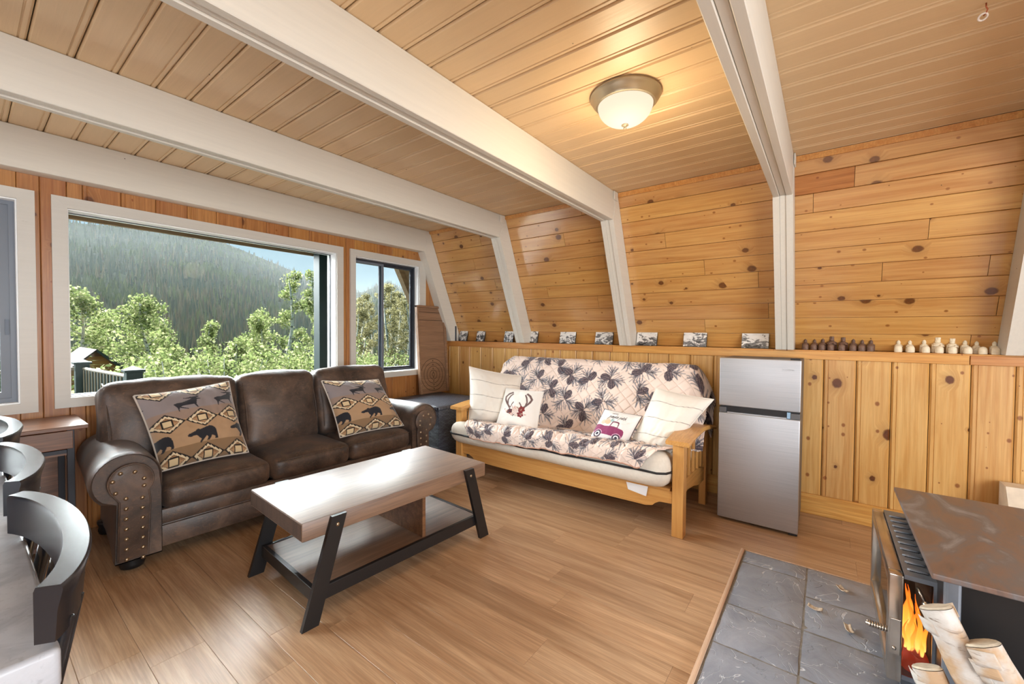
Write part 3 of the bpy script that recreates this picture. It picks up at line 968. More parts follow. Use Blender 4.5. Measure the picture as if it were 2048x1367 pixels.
# quilt: one cloth from behind the back, over it, down and across the seat
NQ, MQ = 520, 430
def quilt_paint():
    H_, W_ = 1.95, 2.05          # metres: along the profile, along the futon
    yy, xx = np.meshgrid(np.linspace(0, H_, MQ+1), np.linspace(0, W_, NQ+1), indexing='ij')
    img = np.empty((MQ+1, NQ+1, 3))
    img[:] = lin((240, 220, 208))
    rs = np.random.RandomState(11)
    img *= (1+.05*np.sin(xx*3+1)*np.cos(yy*4))[..., None]
    cl = []
    for k in range(4000):
        p = rs.rand(2)*(W_-.02, H_-.02)
        if all((p[0]-q[0])**2+(p[1]-q[1])**2 > .18**2 for q in cl): cl.append(p)
        if len(cl) > 110: break
    for (cx, cy) in cl:
        a0 = rs.rand()*2*pi
        i0, i1 = max(0, int((cx-.16)/W_*NQ)), min(NQ+1, int((cx+.16)/W_*NQ)+1)
        j0, j1 = max(0, int((cy-.16)/H_*MQ)), min(MQ+1, int((cy+.16)/H_*MQ)+1)
        X, Y = xx[j0:j1, i0:i1]-cx, yy[j0:j1, i0:i1]-cy
        sub = img[j0:j1, i0:i1]
        for s in range(rs.randint(2, 4)):
            a = a0+s*2.1+rs.rand()*.6
            tx, ty = .062*cos(a), .062*sin(a)
            for q in range(15):
                b_ = a+(q-7)*.155
                ox, oy = tx*(.2+.9*q % 3/3), ty*(.2+.9*q % 3/3)
                l = .064+.024*rs.rand()
                d = seg_d(X, Y, [(ox, oy), (ox+l*cos(b_), oy+l*sin(b_))])
                c = (76, 84, 102) if q % 2 else (104, 108, 120)
                put(sub, np.clip(1-d/.0050, 0, 1)**.7, c, .95)
            put(sub, np.clip(1-seg_d(X, Y, [(0, 0), (tx*1.4, ty*1.4)])/.004, 0, 1), (86, 62, 50))
        for s in range(rs.randint(1, 3)):
            a = a0+1.05+s*2.1
            ex, ey = .054*cos(a), .054*sin(a)
            p1 = (X-ex)*cos(a)+(Y-ey)*sin(a)
            p2 = -(X-ex)*sin(a)+(Y-ey)*cos(a)
            d = (p1/.050)**2+(p2/.034)**2
            sc_ = (np.sin(p1*260+p2*150)*np.sin(p1*260-p2*150))
            put(sub, d < 1, (78, 70, 80))
            put(sub, (d < .9) & (sc_ > .25), (134, 116, 116))
    return img
qimg = quilt_paint()
QV0, QV1 = 2.705, .69
bt = Mb.to_3x3() @ Vector((-1, 0, 0))
def quilt_point(i, j):
    s, t = i/NQ, j/MQ
    v = QV0+(QV1-QV0)*s
    d = t*1.95
    off = .012
    # profile in (u,z): up the rear, over the top, down the front of the back, over the seat to the front edge
    top = Mb @ Vector((0, 0, .69))
    if d < .28:
        q = Mb @ Vector((.115+off, 0, .39+.28*(d/.28)))
        u, z = q.x, q.z
    elif d < .58:
        a = pi*(d-.28)/.30
        q = Mb @ Vector(((.108+off)*cos(a), 0, .62+.085*sin(a)))
        u, z = q.x, q.z
    elif d < 1.20:
        k = (d-.58)/.62
        q = Mb @ Vector((-.10-off-.03*sin(pi*k), 0, .62-.60*k))
        u, z = q.x, q.z
    else:
        k = (d-1.20)/.75
        q0 = Mb @ Vector((-.10-off, 0, .02))
        u = q0.x+(2.652-q0.x)*min(1, k/.78)
        z = seat_top(u)+.018
        if k > .70:
            e = (k-.70)/.30
            u = 2.645-.012*sin(e*pi)+(.075*(1-e*3) if e < .33 else 0)
            z = seat_top(2.70)+.018-.13*max(0, e-.12)
        kk = min(1, k/.12)
        z = max(z, q0.z*(1-kk)+z*kk)
        dl = mnoise.noise(Vector((u*6, v*5, 3)))*.012
        lift = max(0, .03*(1-abs((v-1.0)/.9)))*.6 if v < 1.9 else 0
        sg_ = -.03*math.exp(-((v-2.45)/.5)**2)
        z += (dl+lift+sg_)*min(1, k/.25)
        # crumpled folds on the seat
        fold = mnoise.noise(Vector((v*13, u*5, 1.3)))*.5+mnoise.noise(Vector((v*27, u*9, 4.3)))*.3
        z += abs(fold)*.034*min(1, k/.2)*(1-.6*max(0, (k-.8)/.2))
        if k > .7: u -= abs(fold)*.018
        # cloth is drawn in at both ends of the seat
        r_ = min(1, k/.35)
        c_ = 1.70
        v = c_+(v-c_)*(1-.085*r_-(.10*max(0, k-.55)/.45 if s > .5 else .075*r_+.10*max(0, k-.6)/.4))
        if s > .85: v += .05*max(0, k-.5)*(s-.85)/.15*3
    # hang over the right end of the back
    if s > .93 and d < 1.05:
        e = (s-.93)/.07
        z -= .20*e**1.5*(1 if d < .7 else max(0, 1-(d-.7)/.35)*.9+.1)
        v += .02*e
        u += sin(d*26)*.02*e
    if s < .05 and d < 1.0:
        e = (.05-s)/.05
        z -= .06*e
    a_, b2 = d*cos(pi/4)+v*sin(pi/4), d*cos(pi/4)-v*sin(pi/4)
    g = min(abs(((a_*13) % 1)-.5), abs(((b2*13) % 1)-.5))
    dep = -.008*max(0, 1-((.5-max(abs(((a_*13) % 1)-.5), abs(((b2*13) % 1)-.5)))/.09))
    nr = (bt.x, bt.z) if d >= .58 and d < 1.2 else ((0, 1) if d >= 1.2 else (.2, .9))
    w_ = mnoise.noise(Vector((v*7, d*7, 8)))*.007
    if s > .75 and d < 1.2: w_ += mnoise.noise(Vector((v*9, d*3, 2)))*.03*(s-.75)*3
    return (u+nr[0]*(dep+w_), v, z+nr[1]*(dep+w_))
qb = B()
qb.v = [quilt_point(i, j) for j in range(MQ+1) for i in range(NQ+1)]
qb.f = [(j*(NQ+1)+i, j*(NQ+1)+i+1, (j+1)*(NQ+1)+i+1, (j+1)*(NQ+1)+i) for j in range(MQ) for i in range(NQ)]
qb.c = np.concatenate([qimg.reshape(-1, 3), np.ones((qimg.shape[0]*qimg.shape[1], 1))], 1)
MT['quilt'] = attr_mat('printed_quilt', .85, .3, 260)
qo = thing('quilt', 'pink beige quilt printed with pinecones draped over the futon', 'quilt', (2.74, 1.7, .45))
q1 = qb.build('cloth', MT['quilt'], qo, True, fix=False)
so = q1.modifiers.new('thickness', 'SOLIDIFY')
so.thickness = .006
so.offset = -1
edge = [quilt_point(i, MQ) for i in range(0, NQ+1, 8)]
B().tube([(p[0]-.003, p[1], p[2]-.003) for p in edge], .006, 6).build('binding', plain('quilt_binding', (196, 150, 128), .8), qo, True)

# ---- pillows on the futon
def stripes(img, x, y):
    for k in (.24, .52, .80):
        put(img, np.clip(1-np.abs(y-k+.012*np.sin(x*9))/.007, 0, 1), (112, 100, 92))
cream = (238, 232, 222)
t_, S_, ed = pillow('striped_pillow', 'white pillow with thin dark stripes propped on the left futon arm', (2.86, 2.655, .985), (3.20, 2.30, .895), (3.02, 2.20, .47), (2.80, 2.60, .50), .21, MT['print'], stripes, 110, cream, seed=9)
welt(t_, ed, (232, 226, 214), .004)
t_, S_, ed = pillow('striped_pillow', 'white pillow with thin dark stripes tipped against the right futon arm', (3.10, 1.0, .905), (3.19, .625, .845), (2.88, .83, .50), (2.93, 1.13, .495), .21, MT['print'], stripes, 110, cream, seed=12)
welt(t_, ed, (232, 226, 214), .004)
def antlers(img, x, y):
    br = (112, 88, 84)
    for mx in (1, -1):
        f = lambda pts: [(.5+mx*(p[0]-.5), p[1]) for p in pts]
        for pts, w_ in (([(.34, .53), (.25, .44), (.18, .34), (.16, .26), (.22, .17), (.30, .12)], .028),
                        ([(.27, .46), (.25, .34), (.29, .22), (.33, .16)], .022), ([(.36, .52), (.38, .44), (.42, .38)], .018)):
            put(img, np.clip((w_-seg_d(x, y, f(pts)))/.008, 0, 1), br)
    rs = np.random.RandomState(2)
    for cx, cy, r_, c in ((.37, .63, .07, (92, 48, 56)), (.50, .56, .085, (232, 206, 194)), (.52, .66, .08, (236, 214, 204)), (.66, .55, .085, (140, 54, 50)), (.65, .68, .075, (132, 44, 48)), (.44, .70, .04, (228, 196, 184))):
        d = np.hypot(x-cx, y-cy)
        an = np.arctan2(y-cy, x-cx)
        rr_ = r_*(1+.12*np.sin(an*6))
        put(img, d < rr_, c)
        put(img, (d < rr_) & (np.sin(d*160+an*2) > .5), tuple(int(q*.78) for q in c))
    for k in range(26):
        a, q = rs.rand()*2*pi, rs.rand()
        cx, cy = .5+cos(a)*(.17+.12*q), .62+sin(a)*(.07+.06*q)
        th = rs.rand()*pi
        p1, p2 = (x-cx)*cos(th)+(y-cy)*sin(th), -(x-cx)*sin(th)+(y-cy)*cos(th)
        put(img, (p1/.028)**2+(p2/.011)**2 < 1, [(96, 84, 82), (196, 120, 108), (208, 184, 160)][k % 3], .8)
t_, S_, ed = pillow('antler_pillow', 'small white pillow with printed antlers and roses on the futon', (2.98, 2.31, .805), (3.00, 1.92, .80), (2.88, 1.905, .487), (2.86, 2.33, .482), .15, MT['print'], antlers, 120, (240, 236, 230), seed=15)
welt(t_, ed, (236, 230, 222), .004)
LET = {  # single stroke cursive letters, unit x-height 1
 'p': (.8, [[(0, 0), (.2, 1), (.1, .6), (.0, -.2), (-.15, -1)], [(.15, .8), (.4, 1), (.6, .7), (.45, .1), (.15, .1)]]),
 'u': (.8, [[(.1, 1), (.1, .3), (.3, 0), (.55, .3), (.65, 1), (.6, .2), (.8, 0)]]),
 'm': (1.1, [[(0, 0), (.1, 1), (.1, 0)], [(.1, .6), (.35, 1), (.45, .7), (.45, 0)], [(.45, .6), (.75, 1), (.85, .7), (.85, .1), (1.05, 0)]]),
 'k': (.75, [[(.0, 0), (.2, 1.9)], [(.55, 1), (.1, .5), (.6, 0), (.75, .1)]]),
 'i': (.4, [[(.1, 1), (.1, .2), (.35, 0)], [(.2, 1.5), (.24, 1.55)]]),
 'n': (.8, [[(0, 0), (.1, 1), (.1, 0)], [(.1, .6), (.4, 1), (.55, .7), (.55, .1), (.75, 0)]]),
 'a': (.8, [[(.6, .8), (.3, 1), (.05, .5), (.25, 0), (.55, .4), (.65, 1), (.6, .2), (.8, 0)]]),
 't': (.5, [[(.25, 1.7), (.12, .2), (.4, 0)], [(-.05, 1.1), (.5, 1.15)]]),
 'c': (.65, [[(.55, .85), (.3, 1), (.05, .5), (.25, 0), (.6, .2)]]),
 'h': (.8, [[(.0, 0), (.2, 1.9)], [(.05, .5), (.4, 1), (.55, .7), (.5, .1), (.75, 0)]]),
 'w': (1.0, [[(.05, 1), (.1, .2), (.3, 0), (.45, .8), (.5, .2), (.7, 0), (.9, 1)]]),
 'l': (.4, [[(.0, 0), (.3, 1.8), (.1, 1.2), (.1, .1), (.4, .1)]]),
 'o': (.75, [[(.35, 1), (.05, .5), (.3, 0), (.6, .5), (.35, 1), (.8, .9)]]),
 'e': (.65, [[(.05, .4), (.5, .7), (.3, 1), (.05, .5), (.3, 0), (.65, .25)]]),
 ' ': (.6, [])}
def script(img, X, Y, text, x0, y0, h, col, slope=0, w_=.006):
    for ch in text:
        adv, st = LET[ch]
        for s in st:
            pts = [(x0+(p[0]+p[1]*.25)*h*.8, y0+slope*(x0)-p[1]*h) for p in s]
            put(img, np.clip((w_-seg_d(X, Y, pts))/.003, 0, 1), col)
        x0 += adv*h*.8
def truck(img, x, y):
    c = (146, 64, 104)
    body = [(.03, .54), (.16, .54), (.30, .58), (.47, .56), (.47, .565), (.66, .585), (.80, .61), (.845, .66), (.85, .76), (.83, .86), (.06, .80), (.02, .70)]
    put(img, inpoly(x, y, body), c)
    cab = [(.43, .575), (.47, .42), (.50, .395), (.62, .40), (.655, .43), (.67, .59)]
    put(img, inpoly(x, y, cab), (122, 66, 86))
    put(img, inpoly(x, y, [(.465, .56), (.495, .44), (.61, .44), (.635, .47), (.645, .57)]), (236, 232, 230))
    for cx, cy, r_, q in ((.22, .46, .07, (232, 196, 170)), (.34, .44, .08, (222, 190, 150)), (.30, .35, .06, (214, 204, 190)), (.44, .38, .05, (150, 190, 190))):
        put(img, np.hypot(x-cx, (y-cy)*1.0) < r_, q, .85)
    put(img, inpoly(x, y, body), c)
    for cx, cy in ((.19, .82), (.71, .87)):
        d = np.hypot(x-cx, y-cy)
        put(img, (d < .125) & (d > .11) & (y < cy-.02), (236, 190, 214))
        put(img, d < .105, (84, 68, 84))
        put(img, d < .068, (238, 236, 236))
        put(img, d < .038, (60, 58, 76))
    script(img, x, y, 'welcome', .33, .16, .038, (96, 90, 92), 0, .0045)
    script(img, x, y, 'pumpkin patch', .30, .285, .058, (70, 62, 64), .02, .0075)
t_, S_, ed = pillow('truck_pillow', 'small white pillow with printed purple red pickup truck and handwriting on the futon', (2.97, 1.345, .725), (3.00, 1.065, .70), (2.85, 1.125, .492), (2.83, 1.41, .505), .15, MT['print'], truck, 150, (240, 238, 236), seed=21)
welt(t_, ed, (78, 58, 62), .004)

# ---- fridge ---------------------------------------------------------
def steel():
    m = Mat('brushed_stainless_steel', (184, 186, 188), .46, .7)
    co = m.coords((1, 1, 1))
    n = m.noise(m.n('Mapping', {'Vector': co, 'Scale': (300, 2.5, 300)}).outputs[0], 1.0, 3)
    m.color(m.ramp(n, [(.35, (178, 181, 186)), (.65, (190, 192, 196))]))
    m.bump(n, .04, .001)
    return m.m
MT['steel'] = steel()
MT['fgrey'] = plain('dark_grey_cabinet', (92, 92, 94), .45, .3)
fg = thing('fridge', 'stainless steel two-door compact fridge between the futon and the stove', 'fridge', (3.48, .36, 0))
F0, F1, FU = .124, .597, 3.22
B().box(FU+.05, 3.70, F0+.004, F1-.004, .03, 1.135, .006).build('cabinet', MT['fgrey'], fg)
d1 = B().box(FU, FU+.047, F0, F1, .806, 1.14, .006, 3).build('door', MT['steel'], fg, 30)
d1['label'] = 'upper freezer door'
d2 = B().box(FU, FU+.047, F0, F1, .02, .757, .006, 3).build('door', MT['steel'], fg, 30)
d2['label'] = 'tall lower fridge door'
B().box(FU+.028, FU+.047, F0+.003, F1-.003, .757, .806).build('handle_recess', MT['black'], fg)
B().box(FU+.004, FU+.03, F0+.002, F0+.052, .758, .795, .002).build('trim_cap', MT['fgrey'], fg)
B().box(FU+.004, FU+.03, F1-.045, F1-.002, .758, .795, .002).build('trim_cap', MT['fgrey'], fg)
B().box(FU+.008, FU+.03, F0+.053, F0+.072, .76, .799).build('sticker', plain('pale_blue_film', (140, 170, 196), .4), fg)
B().box(FU+.01, FU+.03, F0+.075, F1-.05, .757, .763).build('grip', MT['steel'], fg)
B().box(FU+.01, FU+.06, F0+.005, F0+.06, 1.141, 1.150, .003).build('hinge', MT['black'], fg)
B().box(FU+.01, FU+.05, F0+.002, F0+.05, .006, .02, .002).build('hinge', MT['black'], fg)
for y in (F0+.05, F1-.05):
    for x in (FU+.08, 3.66):
        B().lathe([(.014, 0), (.016, .01), (.012, .035)], (x, y, 0), 12).build('foot', MT['black'], fg)
B().box(FU+.06, FU+.09, F0+.01, F1-.01, .006, .035).build('kick', MT['black'], fg)
# worn embossed lettering near the top right corner of the freezer door: only round shapes can be made out
em = B()
for k in range(6):
    v = F0+.10-.0115*k
    if k < 4:
        em.tube([(FU-.0006, v+.004*cos(a), 1.076+.006*sin(a)) for a in np.linspace(.6, 5.7, 10)], .0010, 5)
    else:
        em.tube([(FU-.0006, v+.004, 1.070), (FU-.0006, v+.004, 1.080), (FU-.0006, v-.003, 1.080), (FU-.0006, v-.003, 1.070)], .0009, 5)
em.build('emblem', MT['steel'], d1, True)
# ================================================================== stove corner
def slate():
    m = Mat('grey_slate_tile', (128, 130, 136), .36)
    co = m.coords((1, 1, 1), 4)
    a = m.noise(co, 5, 8, .62, 1.0)
    r = m.n('TexVoronoi', {'Vector': m.n('VectorMath', {0: co, 1: m.n('TexNoise', {'Vector': co, 'Scale': 6.0, 'Detail': 4.0}).outputs['Color']}, operation='ADD').outputs[0], 'Scale': 5.5}, feature='DISTANCE_TO_EDGE').outputs['Distance']
    n2 = m.noise(co, 4.2, 3, .5, 2.2)
    cr = m.ramp(m.math('ABSOLUTE', m.math('SUBTRACT', n2, .5)), [(.0, 1.0), (.009, .0)])
    cm = m.math('MULTIPLY', cr, m.ramp(m.noise(co, 7, 2), [(.42, 0.0), (.52, 1.0)]))
    c = m.ramp(a, [(.3, (124, 130, 142)), (.7, (156, 161, 172))])
    c = m.mix(m.math('MULTIPLY', cm, .75), c, (232, 234, 238))
    rust = m.ramp(m.noise(co, 2.1, 4), [(.60, 0.0), (.72, 1.0)])
    c = m.mix(m.math('MULTIPLY', rust, .35), c, (120, 102, 84))
    m.color(c)
    m.bump(m.math('SUBTRACT', a, m.math('MULTIPLY', cr, .25)), .7, .012)
    return m.m
MT['slate'] = slate()
MT['grout'] = plain('pale_grey_grout', (128, 122, 114), .9, var=.12, scale=60)
hb = thing('hearth', 'grey slate tile hearth pad with wood edging under the stove', 'hearth', (2.0, -.4, 0))
B().box(.9, 2.795, -1.5, .362, 0, .022).build('bed', MT['grout'], hb)
def tile(u0, u1, v0_, v1_):
    g = .004
    n = 5
    rs = random.Random(int((u0*31+v0_*77)*100))
    def f(s, t):
        u, v = u0+g+(u1-u0-2*g)*s, v0_+g+(v1_-v0_-2*g)*t
        e = min(s, 1-s, t, 1-t)
        return (u+rs.uniform(-1, 1)*.0012, v+rs.uniform(-1, 1)*.0012, .030+mnoise.noise(Vector((u*9, v*9, 2)))*.003 if e > 0 else .0215+rs.random()*.003)
    b = B().grid(f, 7, 7)
    b.build('tile', MT['slate'], hb, 50)
for v0_, v1_, rows in ((.06, .36, (2.793, 2.645, 2.19, 1.88, 1.57, 1.26, .95)), (-.245, .06, (2.793, 2.48, 2.19, 1.88, 1.57, 1.26, .95)), (-.55, -.245, (2.793, 2.49, 2.19, 1.88, 1.57, 1.26, .95)), (-.855, -.55, (2.793, 2.49, 2.19, 1.88, 1.57, 1.26, .95)), (-1.16, -.855, (2.793, 2.49, 2.19, 1.88, 1.57, 1.26, .95)), (-1.465, -1.16, (2.793, 2.49, 2.19, 1.88, 1.57, 1.26, .95))):
    for a, e in zip(rows[:-1], rows[1:]):
        tile(e, a, v0_, v1_)
MT['edge'] = wood('pale_wood_edging', (214, 184, 158), (194, 160, 132), .5)
B().box(.9, 2.803, .364, .384, 0, .030, .006).build('edging', MT['edge'], hb, 40)
B().box(2.797, 2.812, -1.5, .364, 0, .022, .005).build('edging', MT['edge'], hb, 40)

def stove_top():
    m = Mat('worn_stove_top', (120, 106, 98), .38, .35)
    co = m.coords()
    a = m.noise(m.n('Mapping', {'Vector': co, 'Scale': (1, 2.2, 1)}).outputs[0], 3.0, 7, .6, 1.2)
    b = m.noise(co, 40, 6, .7)
    c = m.ramp(a, [(.28, (92, 86, 86)), (.45, (124, 102, 92)), (.56, (114, 108, 108)), (.72, (156, 154, 156))])
    c = m.mix(m.math('MULTIPLY', m.ramp(b, [(.68, 0.0), (.74, 1.0)]), .6), c, (206, 200, 194))
    m.color(c)
    m.rough(m.ramp(a, [(.3, .28), (.7, .5)]))
    return m.m
MT['stovetop'] = stove_top()
def iron():
    m = Mat('black_stove_iron', (34, 33, 34), .42, .3)
    b = m.noise(m.coords(), 26, 3, .5)
    m.color(m.mix(m.ramp(b, [(.745, 0.0), (.765, 1.0)]), (30, 29, 30), (190, 188, 184)))
    return m.m
MT['iron'] = iron()
MT['nickel'] = plain('tarnished_nickel', (186, 176, 164), .22, .95, .5, .12, 8)
MT['greysteel'] = plain('grey_painted_steel', (128, 134, 144), .35, .5, .5, .08, 12)
sv = thing('wood_stove', 'black wood stove with nickel door and worn top burning on the slate hearth', 'stove', (2.18, -.62, .03))
B().box(1.79, 2.56, -.98, -.30, .16, .585, .006).build('body', MT['iron'], sv)
B().box(1.775, 1.80, -.335, -.298, .10, .583, .008).build('corner_post', MT['greysteel'], sv)
B().box(1.85, 2.50, -.90, -.33, .0345, .16, .004).build('pedestal', MT['iron'], sv)
B().prism([(1.86, -.335), (2.5, -.335), (2.5, -.235), (1.86, -.235)], 'z', .05, .062).build('ash_lip', MT['greysteel'], sv)
B().box(1.725, 2.605, -1.02, -.262, .585, .603, .004).build('top_plate', MT['stovetop'], sv)
# front housing: hollow, with a glazed near end
fh = B()
fh.box(1.885, 2.53, -.302, -.222, .495, .51)
fh.box(1.885, 2.53, -.302, -.222, .155, .17)
fh.box(2.515, 2.53, -.302, -.222, .17, .495)
fh.box(1.885, 2.515, -.302, -.292, .17, .495)
ho = fh.build('front_housing', MT['greysteel'], sv)
B().box(1.90, 2.515, -.2915, -.2905, .171, .494).build('dark_lining', MT['dark'], sv)  # plain dark sheets lining the hollow housing
B().box(2.2, 2.205, -.2905, -.223, .171, .494).build('dark_lining', MT['dark'], sv)
lv = None
for k in range(10):
    u = 1.935+.058*k
    b = B()
    rg = []
    for q in range(7):
        t = q/6
        rg.append([(u+.010*cos(a)*sin(pi*(.06+.88*t))**.5, -.290+.056*t, .5105+.006*sin(a)*sin(pi*(.06+.88*t))**.5) for a in np.linspace(0, pi, 7)])
    b.loft(rg)
    lo_ = b.build('louvre', MT['greysteel'], sv, True)
    B().box(u-.013, u-.0085, -.285, -.239, .5102, .5116).build('slot', MT['black'], lo_)
# door
fd = B()
fd.box(1.872, 1.915, -.220, -.183, .148, .508, .004)
fd.box(2.492, 2.535, -.220, -.183, .148, .508, .004)
fd.box(1.915, 2.492, -.220, -.183, .148, .192, .004)
fd.box(1.915, 2.492, -.220, -.183, .464, .508, .004)
do = fd.build('door', MT['nickel'], sv, 30)
def darkglass():
    m = bpy.data.materials.new('ceramic_glass')
    m.use_nodes = True
    t = m.node_tree
    t.nodes.clear()
    o = t.nodes.new('ShaderNodeOutputMaterial')
    mx = t.nodes.new('ShaderNodeMixShader')
    tr = t.nodes.new('ShaderNodeBsdfTransparent')
    gl = t.nodes.new('ShaderNodeBsdfGlossy')
    fr = t.nodes.new('ShaderNodeFresnel')
    fr.inputs[0].default_value = 1.4
    gl.inputs['Roughness'].default_value = .05
    tr.inputs[0].default_value = (.85, .8, .75, 1)
    t.links.new(fr.outputs[0], mx.inputs[0])
    t.links.new(tr.outputs[0], mx.inputs[1])
    t.links.new(gl.outputs[0], mx.inputs[2])
    t.links.new(mx.outputs[0], o.inputs[0])
    return m
MT['dglass'] = darkglass()
B().box(1.913, 2.494, -.206, -.200, .19, .466).build('glass', MT['dglass'], do)
B().box(1.8865, 1.8885, -.291, -.223, .171, .494).build('side_glass', MT['dglass'], sv)
for z in (.21, .31, .40, .48):
    B().lathe([(.006, 0), (.006, .002), (0, .004)], (1.895+.0, -.2, 0), 8)
coil = [(1.895+.009*cos(k*.9), -.19+.0010*k, .303+.009*sin(k*.9)) for k in range(58)]
B().tube(coil, .0028, 6).build('spring_handle', MT['nickel'], do, True)
B().tube([(1.895, -.20, .303), (1.895, -.128, .303)], .006, 8).build('handle_rod', MT['nickel'], do, True)
B().box(1.868, 1.874, -.216, -.188, .24, .36, .002).build('latch_plate', MT['nickel'], do)
B().lathe([(0, -.006), (.005, -.005), (.006, 0), (.005, .004), (0, .006)], (1.868, -.20, .262), 10).build('bolt', MT['nickel'], do, True)
# draught rod with ball end on the near end
B().tube([(1.885, -.254, .478), (1.872, -.262, .462), (1.868, -.272, .442)], .0045, 8).build('draught_rod', MT['nickel'], sv, True)
B().lathe([(0, -.013), (.009, -.010), (.013, 0), (.009, .010), (0, .013)], (1.868, -.274, .436), 14).build('draught_knob', MT['nickel'], sv, True)
def flame_mat():
    m = bpy.data.materials.new('flame')
    m.use_nodes = True
    t = m.node_tree
    t.nodes.clear()
    o = t.nodes.new('ShaderNodeOutputMaterial')
    em = t.nodes.new('ShaderNodeEmission')
    tr = t.nodes.new('ShaderNodeBsdfTransparent')
    mx = t.nodes.new('ShaderNodeMixShader')
    tc = t.nodes.new('ShaderNodeTexCoord')
    sp = t.nodes.new('ShaderNodeSeparateXYZ')
    rp = t.nodes.new('ShaderNodeValToRGB')
    e = rp.color_ramp.elements
    e[0].position, e[0].color = 0.0, (1, .55, .14, 1)
    e[1].position, e[1].color = 1.0, (.75, .09, .005, 1)
    q = e.new(.35)
    q.color = (1, .34, .04, 1)
    ns = t.nodes.new('ShaderNodeLayerWeight')
    ns.inputs[0].default_value = .5
    r2_ = t.nodes.new('ShaderNodeValToRGB')
    r2_.color_ramp.elements[0].position = .15
    r2_.color_ramp.elements[0].color = (1, 1, 1, 1)
    r2_.color_ramp.elements[1].position = .85
    r2_.color_ramp.elements[1].color = (0, 0, 0, 1)
    em.inputs[1].default_value = 2.6
    t.links.new(tc.outputs['Generated'], sp.inputs[0])
    t.links.new(sp.outputs[2], rp.inputs[0])
    t.links.new(rp.outputs[0], em.inputs[0])
    t.links.new(ns.outputs['Facing'], r2_.inputs[0])
    t.links.new(r2_.outputs[0], mx.inputs[0])
    t.links.new(tr.outputs[0], mx.inputs[1])
    t.links.new(em.outputs[0], mx.inputs[2])
    t.links.new(mx.outputs[0], o.inputs[0])
    return m
MT['flame'] = flame_mat()
MT['ember'] = emit('glowing_ember', (150, 46, 18), .55)
for k, (u, v, z0, h, r) in enumerate(((1.905, -.240, .25, .15, .010), (1.908, -.262, .245, .17, .011), (1.91, -.232, .25, .10, .007), (1.925, -.280, .25, .12, .009), (1.95, -.25, .24, .17, .012), (1.915, -.272, .24, .09, .009), (2.03, -.245, .22, .2, .014), (2.10, -.26, .22, .17, .016), (1.99, -.268, .23, .13, .010), (1.92, -.251, .24, .10, .010), (1.935, -.266, .24, .19, .008))):
    pts, rs_ = [], []
    for q in range(12):
        t = q/11
        pts.append((u+.007*sin(t*5+k), v+.010*sin(t*6+k*2.1)*t, z0+h*t))
        rs_.append(max(.0006, r*(sin(pi*min(1, t*.9+.12))**.8)*(1-t*.55)))
    B().tube(pts, rs_, 8).build('flame', MT['flame'], sv, True)
for p0, p1, r in (((1.905, -.282, .215), (2.15, -.24, .235), .018), ((1.90, -.24, .20), (2.12, -.275, .20), .02), ((1.91, -.265, .245), (1.96, -.25, .235), .014)):
    b = B().tube([Vector(p0).lerp(Vector(p1), q/8)+mnoise.noise_vector(Vector((q, p0[1]*50, 1)))*.004 for q in range(9)], r, 10)
    b.build('ember_log', MT['ember'], sv, True)

# logs leaning by the stove
def birch():
    m = Mat('birch_bark', (214, 206, 196), .75)
    co = m.coords((1, 1, 1), 2)
    a = m.noise(m.n('Mapping', {'Vector': co, 'Scale': (8, 8, 60)}).outputs[0], 1.2, 5, .6, .6)
    b = m.noise(co, 12, 4)
    c = m.ramp(b, [(.38, (178, 148, 116)), (.55, (188, 182, 176)), (.7, (204, 200, 196))])
    c = m.mix(m.ramp(a, [(.30, 1.0), (.40, 0.0)]), c, (112, 92, 76))
    m.color(c)
    m.bump(a, .5, .006)
    return m.m
MT['birch'] = birch()
MT['cutwood'] = plain('cut_log_end', (192, 180, 162), .8, var=.1, scale=40)
def log(label, top, bot, r, seed):
    top, bot = Vector(top), Vector(bot)
    t_ = thing('birch_log', label, 'log', bot, group='birch logs by the stove')
    d = (bot-top).normalized()
    x = d.orthogonal().normalized()
    y = d.cross(x)
    rings = []
    for k in range(15):
        p = top.lerp(bot, k/14)
        rings.append([p+(x*cos(a)+y*sin(a))*r*(1+.12*mnoise.noise(Vector((cos(a)*2, sin(a)*2, k*.5+seed)))) for a in np.linspace(0, 2*pi, 22, endpoint=False)])
    B().loft(rings, False).build('bark', MT['birch'], t_, True)
    e = B()
    e.loft([[p-d*.0015 for p in rings[0]], [top-d*.006+(p-top)*.86 for p in rings[0]], [top-d*.0045+(p-top)*.3 for p in rings[0]]])
    e.build('cut_end', MT['cutwood'], t_, 40)
    B().loft([rings[-1], [bot+(p-bot)*.9+d*.002 for p in rings[-1]]]).build('cut_end', MT['cutwood'], t_)
    # curls of loose bark near the top
    rq = random.Random(seed)
    for k in range(3):
        a0 = rq.random()*6.28
        z0 = rq.uniform(.0, .05)
        def f(s, t, a0=a0, z0=z0):
            a = a0+s*1.1
            rr_ = r*(1.03+.28*s*s)
            return top+d*(z0+.035*t-.012*s)+(x*cos(a)+y*sin(a))*rr_
        B().grid(f, 8, 4).build('bark_curl', MT['birch'], t_, True, fix=False).modifiers.new('thick', 'SOLIDIFY').thickness = .002
    return t_
log('tall birch log with frayed top leaning on the stove side', (1.655, -.262, .535), (1.50, -.47, .05), .036, 3)
log('birch log with curled bark top, right of the tallest log', (1.62, -.345, .49), (1.48, -.56, .055), .038, 8)
log('short birch log with smooth cut top in front of the others', (1.62, -.243, .375), (1.50, -.36, .05), .034, 14)
log('birch log in the bottom right corner, only its tip showing', (1.58, -.405, .41), (1.46, -.62, .055), .034, 21)
MT['chip'] = plain('bark_chip', (190, 172, 150), .85, var=.2, scale=90)
